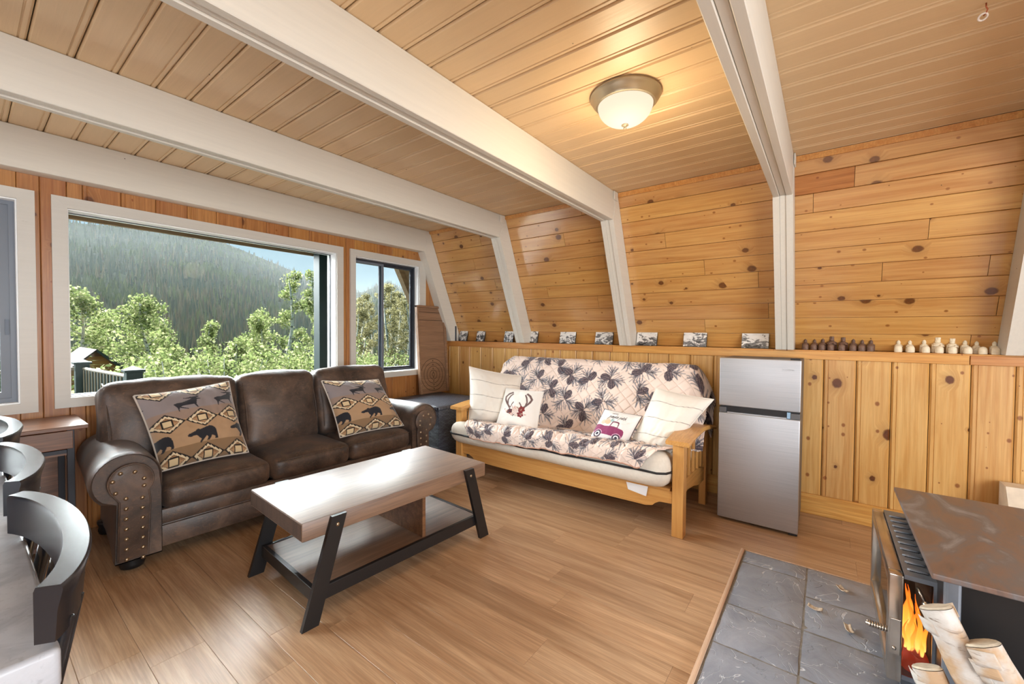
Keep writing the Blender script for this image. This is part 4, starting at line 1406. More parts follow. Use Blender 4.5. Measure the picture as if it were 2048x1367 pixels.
for k, (lab, u, v, a) in enumerate((('curled bark chip on the hearth nearest the stove door', 2.63, -.087, .6), ('dark bark flake beside the tile joint on the hearth', 2.368, .019, 1.4), ('pale wood chip on the hearth tile by the door handle', 2.289, -.101, .2))):
    b = B()
    b.grid(lambda s, t: (u+(s-.5)*.055*cos(a)-(t-.5)*.022*sin(a), v+(s-.5)*.055*sin(a)+(t-.5)*.022*cos(a), .036+.012*abs(s-.5)**1.5*2+.006*(t-.5)**2*4), 8, 4)
    o_ = b.build('bark_chip', MT['chip'], None, True, fix=False)
    o_.modifiers.new('thick', 'SOLIDIFY').thickness = .003
    tag(o_, lab, 'wood chip', 'bark chips on the hearth')
# pale block behind the stove
pb_ = B().hexa([(3.34, -1.5, .0), (3.34, -.835, .0), (3.71, -.835, .0), (3.71, -1.5, .0), (3.60, -1.5, .445), (3.60, -.835, .445), (3.71, -.835, .445), (3.71, -1.5, .445)])
tag(pb_.build('hearth_block', plain('pale_plaster', (222, 208, 188), .8, var=.04), None), 'pale beige plaster block behind the stove at the right edge', 'block')

# ================================================================== left foreground
def counter():
    m = Mat('speckled_grey_counter', (170, 172, 178), .3)
    a = m.noise(m.coords(), 14, 6, .6, .8)
    b = m.noise(m.coords(), 90, 3)
    c = m.ramp(a, [(.35, (152, 156, 166)), (.6, (178, 182, 190))])
    m.color(m.mix(m.math('MULTIPLY', m.ramp(b, [(.6, 0.0), (.7, 1.0)]), .35), c, (128, 130, 138)))
    return m.m
MT['counter'] = counter()
cn = thing('counter', 'pale speckled stone counter in the lower left foreground', 'counter', (-.4, 1.6, 0))
B().box(-.80, .070, .735, 2.75, .868, .92, .007, 3).build('countertop', MT['counter'], cn, 30)
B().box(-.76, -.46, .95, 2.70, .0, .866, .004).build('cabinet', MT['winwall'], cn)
MT['blackchair'] = plain('black_lacquer', (28, 30, 36), .26)
def chair(vc, label):
    c = thing('counter_chair', label, 'chair', (-.1, vc, 0), group='black chairs at the counter')
    rings = []
    n = 24
    for k in range(n+1):
        t = 2*k/n-1
        a = t*1.18
        # horseshoe in plan
        cu, cv = .032+.073*cos(a), vc+.232*sin(a)/sin(1.18)
        nu, nv = cos(a*.8), .45*sin(a)
        l = math.hypot(nu, nv)
        nu, nv = nu/l, nv/l
        h = .075-.006*abs(t)
        th = .034-.006*abs(t)
        pr = [(-.5, -h), (.2, -h), (.30, -.03), (.5, -.006), (.42, 0), (-.42, 0), (-.5, -.006)]
        rings.append([(cu+nu*p*th, cv+nv*p*th, 1.0+q) for p, q in pr])
    B().loft(rings).build('crest_rail', MT['blackchair'], c, 40)
    for k in range(7):
        t = (k-3)/3.4
        a = t*1.05
        top = (.034+.071*cos(a), vc+.232*sin(a)/sin(1.18), .94)
        bot = (-.005+.05*cos(a), vc+.205*sin(a)/sin(1.05), .64)
        B().tube([bot, top], .009, 8).build('spindle', MT['blackchair'], c, True)
    B().prism([(-.36, vc-.19), (-.06, vc-.215), (.03, vc-.15), (.055, vc), (.03, vc+.15), (-.06, vc+.215), (-.36, vc+.19), (-.385, vc)], 'z', .615, .648).build('seat', MT['blackchair'], c)
    for su, sv_ in ((-.31, -.15), (-.31, .15), (-.01, -.14), (-.01, .14)):
        B().tube([(su, vc+sv_, .62), (su*1.12-.0, vc+sv_*1.35, 0)], [.018, .014], 10).build('leg', MT['blackchair'], c, True)
    B().tube([(-.325, vc-.17, .25), (-.325, vc+.17, .25)], .01, 8).build('stretcher', MT['blackchair'], c, True)
    B().tube([(-.32, vc-.17, .2), (-.01, vc-.17, .2)], .01, 8).build('stretcher', MT['blackchair'], c, True)
    B().tube([(-.32, vc+.17, .2), (-.01, vc+.17, .2)], .01, 8).build('stretcher', MT['blackchair'], c, True)
chair(.967, 'black curved-back counter chair nearest the camera')
chair(1.53, 'black curved-back counter chair, second from the camera')
chair(2.09, 'black counter chair farthest along the counter, mostly hidden')

MT['rustic'] = wood('dark_rustic_veneer', (136, 90, 60), (76, 46, 32), .3, (1.4, 14, 14), .04, .3, .05, .6)
MT['steelblack'] = plain('black_metal_frame', (40, 42, 50), .4, .3)
st_ = thing('side_table', 'dark rustic wood side table with drawer left of the sofa', 'table', (.1, 3.58, 0))
B().box(-.26, .440, 3.36, 3.80, .743, .765, .003).build('tabletop', MT['rustic'], st_)
for u in (-.235, .355):
    for v in (3.375, 3.755):
        B().box(u, u+.03, v, v+.03, 0, .743, .002).build('leg', MT['steelblack'], st_)
B().box(-.205, .385, 3.382, 3.40, .612, .632).build('rail', MT['steelblack'], st_)
B().box(-.205, .385, 3.39, 3.77, .600, .612).build('drawer_floor', MT['rustic'], st_)
dr = B().box(-.20, .38, 3.374, 3.39, .637, .738, .003).build('drawer', MT['rustic'], st_)
B().lathe([(.008, 0), (.006, .012), (.012, .018), (0, .022)], n=12).build('knob', MT['steelblack'], dr, True, True).matrix_basis = Matrix.Translation((.09-.1, 3.374-3.58, .69)) @ Matrix.Rotation(pi/2, 4, 'X')
B().box(-.205, .385, 3.76, 3.775, .1, .743).build('back_panel', MT['rustic'], st_)
B().box(-.205, .385, 3.40, 3.77, .09, .11).build('lower_shelf', MT['rustic'], st_)
B().box(.19, .215, 3.745, 3.76, .11, .60).build('back_rib', MT['steelblack'], st_)

# ================================================================== corner between sofa and futon
def wicker():
    m = Mat('dark_wicker', (52, 54, 62), .38)
    co = m.coords((1, 1, 1), 0, 'Generated')
    tcn = m.n('TexCoord').outputs['Object']
    br = m.n('TexBrick', {'Vector': m.n('Mapping', {'Vector': tcn, 'Scale': (1, 1, 1)}).outputs[0]})
    return m
def wicker_mat(name, ax):
    m = Mat(name, (52, 54, 62), .36)
    tcn = m.n('TexCoord').outputs['Object']
    sp = m.n('SeparateXYZ', {0: tcn})
    a, b = {'x': (1, 2), 'y': (0, 2), 'z': (0, 1)}[ax]
    cb = m.n('CombineXYZ', {0: sp.outputs[a], 1: sp.outputs[b]})
    br = m.n('TexBrick', {'Vector': cb.outputs[0], 'Scale': 1.0, 'Mortar Size': .003, 'Mortar Smooth': 1.0, 'Brick Width': .042, 'Row Height': .0145, 'Color1': (.14, .16, .21, 1), 'Color2': (.07, .08, .11, 1), 'Mortar': (.008, .008, .01, 1)})
    m.color(br.outputs['Color'])
    m.bump(m.math('SUBTRACT', 1.0, br.outputs['Fac']), 1.0, .006)
    return m.m
wk = thing('wicker_box', 'dark blue-black wicker storage box in the corner between sofa and futon', 'box', (3.16, 3.38, 0))
for nm, d, mt in (('front_side', (2.80, 3.52, 3.00, 3.015, 0, .54), wicker_mat('wicker_front', 'y')), ('rear_side', (2.80, 3.52, 3.745, 3.76, 0, .54), wicker_mat('wicker_rear', 'y')),
                  ('left_side', (2.80, 2.815, 3.015, 3.745, 0, .54), wicker_mat('wicker_left', 'x')), ('right_side', (3.505, 3.52, 3.015, 3.745, 0, .54), wicker_mat('wicker_right', 'x'))):
    B().box(*d, .003).build(nm, mt, wk)
B().box(2.815, 3.505, 3.015, 3.745, .01, .03).build('bottom', MT['black'], wk)
ld = cushion(B(), 2.78, 3.54, 2.98, 3.775, .541, .577, .012, (0, 0, .006), 10)
ld.build('lid', wicker_mat('wicker_lid', 'z'), wk, True)

MT['walnut'] = wood('walnut_game_board', (158, 122, 94), (130, 98, 74), .42, (1.0, 14, 14), .02, .25)
gb = thing('game_board', 'tall walnut game board with burnt-in target rings leaning in the corner', 'game board', (3.39, 3.70, .5838), 0)
Mg = Matrix.Rotation(math.radians(-4.6), 4, 'X')
def gpart(b, name, mat, sm=0):
    b.v = [tuple(Mg @ Vector(p)) for p in b.v]
    return b.build(name, mat, gb, sm, True)
o_ = gpart(B().box(-.215, .215, .0, .018, 0, 1.02, .002), 'panel', MT['walnut'])
gpart(B().box(.19, .222, -.022, .018, 0, 1.03, .003), 'side_lip', MT['walnut'])
gpart(B().box(-.222, -.200, -.022, .018, 0, 1.03, .003), 'side_lip', MT['walnut'])
gpart(B().box(-.222, .222, -.024, .018, 1.005, 1.03, .003), 'top_lip', MT['walnut'])
burn = plain('burnt_line', (64, 44, 30), .7)
for r in (.188, .145, .10, .055, .018):
    b = B()
    n = 48
    rg = [[(-.005+q*cos(2*pi*k/n), -.0008, .215+q*sin(2*pi*k/n)) for k in range(n)] for q in (r-.0028, r+.0028)]
    b.loft(rg, False)
    gpart(b, 'ring_line', burn)
for z in (.86, .955):
    gpart(B().box(-.2, .19, -.001, .0, z-.003, z+.003), 'cross_line', burn)
for k in range(5):
    for s in (1, -1):
        if k: gpart(B().box(-.012, .002, -.001, 0, .215+s*(.165-.045*(k-1))-.006, .215+s*(.165-.045*(k-1))+.006), 'ring_number', burn)

# ================================================================== ceiling lamp and hook
lp = thing('ceiling_lamp', 'flush ceiling lamp with bronze ring and frosted glass bowl', 'lamp', (1.985, .812, CEIL))
bron = plain('bronze_lamp_ring', (176, 164, 140), .36, .7)
B().lathe([(.10, 0), (.168, -.001), (.170, -.010), (.160, -.020), (.158, -.030), (.146, -.040), (.142, -.050), (.130, -.052)], (1.985, .812, CEIL), 48).build('ring', bron, lp, 40)
MT['bowl'] = emit('frosted_lit_glass', (255, 232, 204), .92)
MT['bowl'].node_tree.nodes['Principled BSDF'].inputs['Base Color'].default_value = (.05, .045, .04, 1)
MT['bowl'].node_tree.nodes['Principled BSDF'].inputs['Roughness'].default_value = .8
bw = [(.132, -.046)]+[(.132*cos(a)**.9, -.046-.098*sin(a)) for a in np.linspace(.1, 1.5, 14)]
B().lathe(bw+[(.001, -.1445)], (1.985, .812, CEIL), 48).build('bowl', MT['bowl'], lp, True)
B().lathe([(.0, -.139), (.017, -.141), (.017, -.147), (.006, -.151), (.006, -.156), (.008, -.161), (.0, -.166)], (1.985, .812, CEIL), 20).build('finial', bron, lp, True)
lq = bpy.data.lights.new('lamp_glow', 'POINT')
lq.energy = 11.5
lq.color = (1, .78, .5)
lq.shadow_soft_size = .11
lqo = bpy.data.objects.new('lamp_glow', lq)
COL.objects.link(lqo)
lqo.parent = lp
lqo.location = (0, 0, -.33)

hk = thing('ceiling_hook', 'small copper hook with clear ring hanging from the ceiling', 'hook', (2.184, -.423, CEIL))
B().tube([(2.184, -.423, CEIL), (2.186, -.423, CEIL-.012), (2.19, -.428, CEIL-.02), (2.196, -.425, CEIL-.03), (2.20, -.42, CEIL-.034)], .0022, 6).build('wire', plain('copper_wire', (170, 90, 60), .35, .8), hk, True)
B().tube([(2.206+.011*cos(a), -.42+.011*sin(a), CEIL-.034-.006*cos(a)) for a in np.linspace(0, 2*pi, 25)], .0032, 8).build('ring', plain('clear_plastic', (235, 225, 215), .2), hk, True)

# ================================================================== ledge things
def bw_photo():
    m = Mat('black_and_white_print', (200, 200, 200), .35)
    tc_ = m.n('TexCoord').outputs['Generated']
    oi = m.rand()
    off = m.n('VectorMath', {0: tc_, 1: m.n('CombineXYZ', {0: m.math('MULTIPLY', oi, 17.0), 1: m.math('MULTIPLY', oi, 9.0), 2: m.math('MULTIPLY', oi, 23.0)}).outputs[0]}, operation='ADD').outputs[0]
    a = m.noise(off, 3.2, 6, .62, .7)
    z = m.n('SeparateXYZ', {0: tc_}).outputs[2]
    h = m.math('ADD', a, m.math('MULTIPLY', m.math('SUBTRACT', z, .5), .18))
    m.color(m.ramp(h, [(.34, (30, 30, 32)), (.42, (130, 130, 130)), (.46, (80, 80, 82)), (.50, (226, 224, 220)), (.75, (242, 240, 236))]))
    return m.m
MT['bw'] = bw_photo()
MT['blk'] = plain('black_frame_edge', (30, 28, 28), .5)
PH = [(3.62, .13, .18, 'leftmost portrait photo block on the ledge, in the corner'), (3.335, .13, .18, 'portrait photo block on the ledge, second from the corner'), (2.905, .13, .175, 'portrait photo block half hidden behind the second slanted leg'), (2.575, .13, .18, 'portrait photo block right of the second slanted leg'),
      (2.14, .185, .125, 'landscape photo block left of the centre between the two slanted legs'), (1.735, .185, .125, 'landscape photo block just left of the third slanted leg'), (1.315, .188, .125, 'landscape photo block just right of the third slanted leg'), (.90, .188, .125, 'landscape photo block above the right half of the futon'), (.452, .188, .122, 'landscape photo block beside the upright leg above the fridge')]
for v, w_, h_, lab in PH:
    t_ = thing('photo_block', lab, 'photo', (3.775, v, SILL), 0, 'black and white photo blocks along the ledge')
    Mp = Matrix.Rotation(math.radians(13), 4, 'Y')
    for nm, d, mt in (('block', (.002, .014, -w_/2, w_/2, 0, h_), MT['blk']), ('print', (.0, .002, -w_/2+.0015, w_/2-.0015, .003, h_-.001), MT['bw'])):
        b = B().box(*d)
        b.v = [tuple(Mp @ Vector(p)) for p in b.v]
        b.build(nm, mt, t_, 0, True)
cy = thing('candle_holder', 'small ribbed dark metal cylinder on the ledge in the corner', 'candle holder', (3.755, 3.735, SILL))
pr = [(.022, 0)]+[(.022+(.002 if k % 2 else 0), .004+.010*k) for k in range(18)]+[(.019, .186)]
B().lathe(pr, (3.755, 3.735, SILL), 18).build('cylinder', plain('dark_pewter', (70, 70, 74), .4, .7), cy, 40)

darks, ivory = plain('brown_stone_chessman', (112, 84, 68), .55, var=.15, scale=60), plain('ivory_chessman', (232, 218, 190), .5, var=.05, scale=60)
def man(kind, mat, loc, lab, grp):
    t_ = thing('chess_piece', lab, 'chess piece', loc, 0, grp)
    if kind == 'pawn':
        b = B().lathe([(.019, 0), (.020, .004), (.020, .024), (.018, .034), (.013, .042), (.006, .046), (0, .047)], n=12, sx=.8)
        b.build('stone', mat, t_, 40, True)
        return
    H = {'rook': .078, 'knight': .078, 'bishop': .084, 'queen': .094, 'king': .100}[kind]
    r = {'rook': .021, 'knight': .020, 'bishop': .021, 'queen': .027, 'king': .029}[kind]
    B().lathe([(r, 0), (r*1.08, .006), (r*1.05, H*.30), (r*.95, H*.52), (r*.62, H*.66)], n=14, sx=.8).build('robe', mat, t_, True, True)
    B().lathe([(0, H*.62), (r*.42, H*.66), (r*.50, H*.76), (r*.42, H*.86), (r*.2, H*.9), (0, H*.9)], n=12).build('head', mat, t_, True, True)
    if kind in ('king', 'queen'):
        B().lathe([(r*.48, H*.82), (r*.60, H*.98), (r*.54, H*1.0), (r*.3, H*.95), (0, H*.94)], n=8).build('crown', mat, t_, 0, True)
    else:
        B().lathe([(r*.52, H*.82), (r*.40, H*.92), (r*.12, H*1.02), (0, H*1.03)], n=10).build('helmet', mat, t_, True, True)
    for s in (-1, 1):
        B().tube([(0, s*r*.8, H*.55), (-r*.7, s*r*.8, H*.42), (-r*.85, s*r*.25, H*.50)], r*.22, 6).build('arm', mat, t_, True, True)
order = ['rook', 'knight', 'bishop', 'king', 'queen', 'bishop', 'knight', 'rook']
ordn = ['first', 'second', 'third', 'fourth', 'fifth', 'sixth', 'seventh', 'eighth']
D0 = [.127, .071, .022, -.030, -.095, -.152, -.200, -.247]
W0 = [-.388, -.444, -.512, -.575, -.641, -.697, -.748, -.822]
D1 = [.125, .076, .028, -.024, -.086, -.147, -.194, -.240]
W1 = [-.381, -.442, -.513, -.575, -.634, -.700, -.763, -.815]
for k in range(8):
    man(order[k], darks, (3.825, D0[k], SILL), 'carved brown chessman in the rear row, %s from the upright leg' % ordn[k], 'brown chessmen on the ledge')
    man('pawn', darks, (3.765, D1[k], SILL), 'small brown pawn stone in the front row, %s from the upright leg' % ordn[k], 'brown pawns on the ledge')
    man(order[k], ivory, (3.825, W0[k], SILL), 'carved ivory chessman in the rear row, %s counting from the brown pieces' % ordn[k], 'ivory chessmen on the ledge')
    man('pawn', ivory, (3.765, W1[k], SILL), 'small ivory pawn stone in the front row, %s counting from the brown pieces' % ordn[k], 'ivory pawns on the ledge')
# ================================================================== outdoors
def skyline(r):
    xs = [-2, -.6, .05, .11, .17, .237, .30, .344, .45, .557, .62, .66, .70, .735, .76, .835, .95, 1.3, 2.2]
    ys = [.10, .12, .180, .187, .193, .192, .200, .190, .158, .127, .112, .118, .138, .152, .150, .11, .09, .10, .09]
    return float(np.interp(r, xs, ys))-.012
VC, VH = 70, 700
def hill(r, v):
    """height at ratio r=u/v and distance v"""
    zs = 1.3+skyline(r)*VH
    if v < VC:
        return -1.2-.16*max(0, v-5)+mnoise.noise(Vector((r*v*.2, v*.2, 0)))*.4
    z0 = -1.2-.16*(VC-5)
    t = (v-VC)/(VH-VC)
    z = z0+(zs-z0)*min(1.02, t**1.15)
    return z+mnoise.noise(Vector((r*9, v*.012, 5)))*5*t*(1-t)*2
def hill_mat():
    m = Mat('mountain_meadow', (120, 130, 96), 1.0, 0, 0)
    a = m.noise(m.coords(), .06, 6, .6)
    m.color(m.ramp(a, [(.35, (28, 32, 24)), (.55, (36, 42, 30)), (.7, (54, 55, 38))]))
    return m.m
hb_ = B()
rs_ = list(np.linspace(-1.2, 2.0, 130))
vs_ = [4.2, 6, 8, 10, 13, 17, 22, 30, 40, 55, 70, 90, 120, 160, 200, 250, 300, 350, 400, 450, 500, 550, 600, 650, 700, 760, 900]
for v in vs_:
    for r in rs_:
        z = hill(r, v) if v <= 700 else hill(r, 700)-(v-700)*.5
        hb_.v.append((r*v, v, z))
nr_ = len(rs_)
hb_.f = [(j*nr_+i, j*nr_+i+1, (j+1)*nr_+i+1, (j+1)*nr_+i) for j in range(len(vs_)-1) for i in range(nr_-1)]
ho_ = hb_.build('mountainside', hill_mat(), None, True)
tag(ho_, 'forested mountainside beyond the windows', None, None, 'structure')

# conifers on the mountainside: far too many to count
rt_ = np.random.RandomState(5)
cf = B()
cc = []
pal = [(108, 101, 90), (122, 112, 99), (96, 103, 83), (82, 94, 85), (112, 121, 92), (134, 124, 110), (99, 108, 96), (88, 94, 88)]
n_c = 0
V_, F_, C_ = [], [], []
vt_ = np.concatenate([np.linspace(70, 140, 12), np.linspace(150, VH, 30)])
tab = {}
for k in range(15000):
    r = rt_.uniform(.06, 1.02)
    kb = int(r*25)
    if kb not in tab:
        tab[kb] = np.maximum.accumulate([(hill(r, q)-1.3)/q for q in vt_])
    ea = tab[kb]
    v = float(np.interp(ea[0]+(ea[-1]-ea[0])*rt_.rand(), ea, vt_))*rt_.uniform(.97, 1.0)
    z = hill(r, v)
    patch = mnoise.noise(Vector((r*7, v*.011, 2)))
    patch2 = mnoise.noise(Vector((r*16, v*.03, 7)))
    if patch2 > .58 and v > 300: continue
    h = rt_.uniform(6, 10.5)*(.35+.65*min(1, v/450))
    w_ = h*rt_.uniform(.10, .16)
    x, y = r*v, v
    if patch > .18:
        col = [(92, 104, 70), (104, 112, 78), (82, 94, 64)][k % 3]
        w_ *= 1.5
        h *= .75
    else:
        col = pal[rt_.randint(len(pal))] if patch > -.25 else [(98, 106, 96), (86, 100, 96), (112, 112, 104)][k % 3]
    n0 = len(V_)
    a0 = rt_.rand()*6
    for (hh, ww) in ((.0, 1.0), (.42, .62)):
        b0_ = len(V_)
        for q in range(5):
            a = a0+q*2*pi/5
            V_.append((x+w_*ww*cos(a), y+w_*ww*sin(a), z-.5+h*hh))
        V_.append((x, y, z+h*(hh*.6+.55) if hh == 0 else z+h))
        for q in range(5):
            F_.append((b0_+q, b0_+(q+1) % 5, b0_+5))
    lc = tuple(q*f_ for q, f_ in zip(lin(col), (.92, .86, .62)))
    C_ += [lc+(1,)]*(len(V_)-n0)
cf.v, cf.f, cf.c = V_, F_, C_
MT['forest'] = attr_mat('conifer_needles', 1.0, 0, 1, 0, 0)
fo = cf.build('conifer_forest', MT['forest'], None, False, fix=False)
tag(fo, 'dense conifer forest covering the mountainside', 'forest', None, 'stuff')

# aspens and shrubs near the house
def leaf_mat():
    m = bpy.data.materials.new('aspen_leaves')
    m.use_nodes = True
    t = m.node_tree
    t.nodes.clear()
    o = t.nodes.new('ShaderNodeOutputMaterial')
    a = t.nodes.new('ShaderNodeAttribute')
    a.attribute_name = 'Print'
    d = t.nodes.new('ShaderNodeBsdfDiffuse')
    tr = t.nodes.new('ShaderNodeBsdfTranslucent')
    mx = t.nodes.new('ShaderNodeMixShader')
    mx.inputs[0].default_value = .52
    t.links.new(a.outputs['Color'], d.inputs[0])
    t.links.new(a.outputs['Color'], tr.inputs[0])
    t.links.new(d.outputs[0], mx.inputs[1])
    t.links.new(tr.outputs[0], mx.inputs[2])
    t.links.new(mx.outputs[0], o.inputs[0])
    return m
MT['leaf'] = leaf_mat()
def aspen_bark():
    m = Mat('aspen_bark', (214, 208, 194), .8)
    a = m.noise(m.n('Mapping', {'Vector': m.coords((1, 1, 1), 2), 'Scale': (3, 3, 9)}).outputs[0], 2.2, 4)
    m.color(m.ramp(a, [(.34, (70, 64, 58)), (.42, (206, 200, 186)), (.7, (226, 222, 210))]))
    return m.m
MT['aspen'] = aspen_bark()
def leaves(cent, n, size, rs, pal_):
    b = B()
    V, F, C = [], [], []
    for k in range(n):
        c, rad = cent[rs.randint(len(cent))]
        d = rs.normal(size=3)
        d = d/np.linalg.norm(d)*rad*rs.rand()**.45
        p = np.array(c)+d*np.array((1, 1, .85))
        a = rs.normal(size=3)
        a /= np.linalg.norm(a)
        q = np.cross(a, rs.normal(size=3))
        q /= np.linalg.norm(q)+1e-9
        s = size*rs.uniform(.6, 1.25)
        e = np.cross(a, q)
        n0 = len(V)
        V += [tuple(p-a*s), tuple(p+q*s*.75), tuple(p+a*s), tuple(p-q*s*.75+e*s*.2)]
        F.append((n0, n0+1, n0+2, n0+3))
        C += [lin(pal_[rs.randint(len(pal_))])+(1,)]*4
    b.v, b.f, b.c = V, F, C
    return b
LP = [(136, 146, 90), (152, 158, 106), (114, 126, 76), (166, 164, 122), (124, 134, 84), (96, 108, 64)]
LP2 = [(128, 122, 84), (142, 134, 98), (112, 108, 72), (154, 146, 112), (100, 96, 64)]
def aspen(u, v, ztop, lab, spread, nl, seed, sparse=False, pal_=LP, bare=.35, tr=.085, ls=.037):
    rs = np.random.RandomState(seed)
    z0 = hill(u/v, v)
    t_ = thing('aspen_tree', lab, 'tree', (u, v, z0), group='aspens outside the windows')
    H = ztop-z0
    lean = rs.uniform(-.35, .35)
    def P(t):
        return Vector((u+lean*(1-t)*1.2+.18*sin(t*7+seed), v+.12*cos(t*6+seed), z0-.1+(H+.1)*t))
    B().tube([P(q/14) for q in range(15)], [tr*(1.15-.95*q/14) for q in range(15)], 7).build('trunk', MT['aspen'], t_, True)
    cent = []
    br = B()
    for k in range(16 if not sparse else 12):
        t = bare+(1-bare)*(k+.5)/(16 if not sparse else 12)
        p = P(t)
        a = rs.rand()*2*pi
        L = spread*(1.12-t*.62)*rs.uniform(.55, 1.1)*(.55+.45*sin(pi*min(1, (t-bare)/(1-bare)*1.1+.1)))
        e = p+Vector((cos(a)*L, sin(a)*L, L*.55))
        m_ = (p+e)/2+Vector((0, 0, -.05*L))
        br.tube([p, m_, e], [tr*.30, tr*.2, tr*.07], 5)
        for q in (.45, .75, 1.0):
            c = p.lerp(e, q)
            cent.append((tuple(c), spread*(.30 if not sparse else .26)*(1.1-q*.25)))
    br.build('branches', MT['aspen'], t_, True)
    cent.append((tuple(P(.97)), spread*.28))
    leaves(cent, int(nl*1.7), ls, rs, pal_).build('foliage', MT['leaf'], t_, False, fix=False)
TR = [(3.2, 26.5, 2.85, 'round-topped aspen at the left end of the picture window', 1.9, 2900, False, LP, .3),
      (4.5, 29, 1.8, 'aspen second from the left in the picture window', 1.9, 2500, False, LP, .25),
      (2.95, 14, 2.0, 'broad aspen above the deck rail in the picture window', 1.2, 3200, False, LP, .3),
      (4.05, 17, 1.55, 'low aspen right of the broad one', 1.1, 2200, False, LP, .25),
      (4.85, 16, 1.5, 'slim aspen at the middle of the picture window', .8, 1800, False, LP, .3),
      (4.1, 12, .95, 'low leaning aspen at the middle of the picture window', .8, 1700, False, LP, .25),
      (5.5, 14, 1.65, 'bushy aspen left of the two tallest', .95, 2300, False, LP, .3),
      (6.06, 13, 3.0, 'tall thin white-trunked aspen, left of the two tallest', .85, 1500, True, LP, .35),
      (7.75, 14.7, 3.4, 'tall thin white-trunked aspen, right of the two tallest', .9, 1700, True, LP, .35),
      (9.6, 17.5, 2.6, 'aspen at the right end of the picture window', 1.0, 1900, True, LP, .3),
      (7.0, 17.5, 1.9, 'aspen behind the two tallest', 1.1, 2000, False, LP, .25)]
for k, a in enumerate(TR):
    aspen(a[0], a[1], a[2], a[3], a[4], a[5], 40+k, a[6], a[7], a[8], .085 if k > 1 else .13, .037 if k > 1 else .062)
on = ['first', 'second', 'third', 'fourth', 'fifth', 'sixth', 'seventh', 'eighth', 'ninth', 'tenth', 'eleventh', 'twelfth']
SM = [(9.55, 15, 2.2), (10.2, 15.6, 2.5), (10.9, 16.4, 2.7), (11.5, 17, 3.0), (10.3, 14, 3.1), (11.0, 14.6, 3.3), (12.0, 16, 3.2), (12.6, 16.3, 3.2), (13.4, 17.2, 3.1), (11.9, 14.8, 2.9), (12.8, 15.4, 2.8), (14.6, 19, 3.2)]
for k, (u, v, zt) in enumerate(SM):
    aspen(u, v, zt, 'bare-stemmed aspen in the grove seen through the small window, %s from its left edge' % on[k], .85, 1300, 70+k, True, LP2, .30, .075)
def shrub(u, v, r, zt, lab, seed, nl=1500):
    rs = np.random.RandomState(seed)
    z0 = hill(u/v, v)
    t_ = thing('shrub', lab, 'shrub', (u, v, z0), group='green shrubs below the windows')
    st = B()
    cent = []
    for k in range(9):
        a = rs.rand()*6.28
        q = rs.rand()**.5*r
        e = Vector((u+cos(a)*q, v+sin(a)*q, z0+(zt-z0)*rs.uniform(.7, 1.0)))
        st.tube([(u+.2*cos(a), v+.2*sin(a), z0-.1), tuple(Vector((u, v, z0)).lerp(e, .6)), tuple(e)], [.03, .02, .008], 5)
        for f in (.45, .7, 1):
            cent.append((tuple(Vector((u, v, z0)).lerp(e, f)), r*.45))
    st.build('stems', MT['aspen'], t_, True)
    leaves(cent, int(nl*1.5), .040, rs, LP).build('foliage', MT['leaf'], t_, False, fix=False)
SH = [(2.1, 11.0, 'right of the deck rail'), (2.9, 11.4, 'left of the middle of the picture window'), (3.6, 10.8, 'at the middle of the picture window'), (4.5, 11, 'right of the middle of the picture window'), (5.3, 10.8, 'below the two tallest aspens'), (6.4, 11.4, 'at the right end of the picture window'), (7.8, 12, 'between the two windows'), (9.3, 13, 'at the foot of the small window grove')]
for k, (u, v, lab) in enumerate(SH):
    shrub(u, v, 1.0, .55+.25*(k % 3)*.6, 'leafy green shrub '+lab, 90+k, 2200)

# deck, railing, shed, roof overhang
MT['deck'] = wood('weathered_deck', (206, 196, 182), (184, 172, 158), .7)
dk = struct(B().box(-4, .80, 3.99, 6.55, -.22, -.16), 'deck', MT['dark'], 'wooden deck outside the left window')
for k in range(18):
    B().box(-4, .98, 3.995+.143*k, 4.13+.143*k, -.16, -.13).build('deck_board', MT['deck'], dk)
MT['green'] = plain('dark_green_post', (30, 50, 48), .45)
MT['pale'] = plain('pale_rail_lit_edge', (128, 120, 102), .6)  # shared by the top rail and the painted lit edges
rl = thing('deck_railing', 'dark green deck railing with pale top rail and painted lit baluster edges outside the picture window', 'railing', (.9, 5.7, -.13))
for (u, v) in ((.93, 4.92), (.80, 6.45)):
    B().box(u-.055, u+.055, v-.055, v+.055, -.13, .93, .004).build('post', MT['green'], rl)
    B().prism([(u-.07, v-.07), (u+.07, v-.07), (u+.07, v+.07), (u-.07, v+.07)], 'z', .93, .95).build('post_cap', MT['green'], rl)
    B().loft([[(u-.06, v-.06, .95), (u+.06, v-.06, .95), (u+.06, v+.06, .95), (u-.06, v+.06, .95)], [(u-.01, v-.01, .98), (u+.01, v-.01, .98), (u+.01, v+.01, .98), (u-.01, v+.01, .98)]]).build('post_cap', MT['green'], rl)
def railrun(p0, p1, n):
    p0, p1 = Vector(p0), Vector(p1)
    B().tube([p0+Vector((0, 0, .86)), p1+Vector((0, 0, .86))], .018, 8).build('top_rail', MT['pale'], rl)
    B().tube([p0+Vector((0, 0, .10)), p1+Vector((0, 0, .10))], .03, 8).build('bottom_rail', MT['green'], rl)
    first = None
    for k in range(n):
        p = p0.lerp(p1, (k+.5)/n)
        if first is None:
            first = B().box(-.02, .02, -.02, .02, .1, .85).build('baluster', MT['green'], rl, 0, True)
            sec = B().box(-.021, -.012, -.026, -.02, .1, .85).build('baluster_lit_edge', MT['pale'], rl, 0, True)  # pale strip painted as the lit edge of each dark baluster
            sec.location = (p.x-.9, p.y-5.7, .15)
            first.location = (p.x-.9, p.y-5.7, .15)
        else:
            share(first, 'baluster', rl, (p.x-.9, p.y-5.7, .15))
            share(sec, 'baluster_lit_edge', rl, (p.x-.9, p.y-5.7, .15))
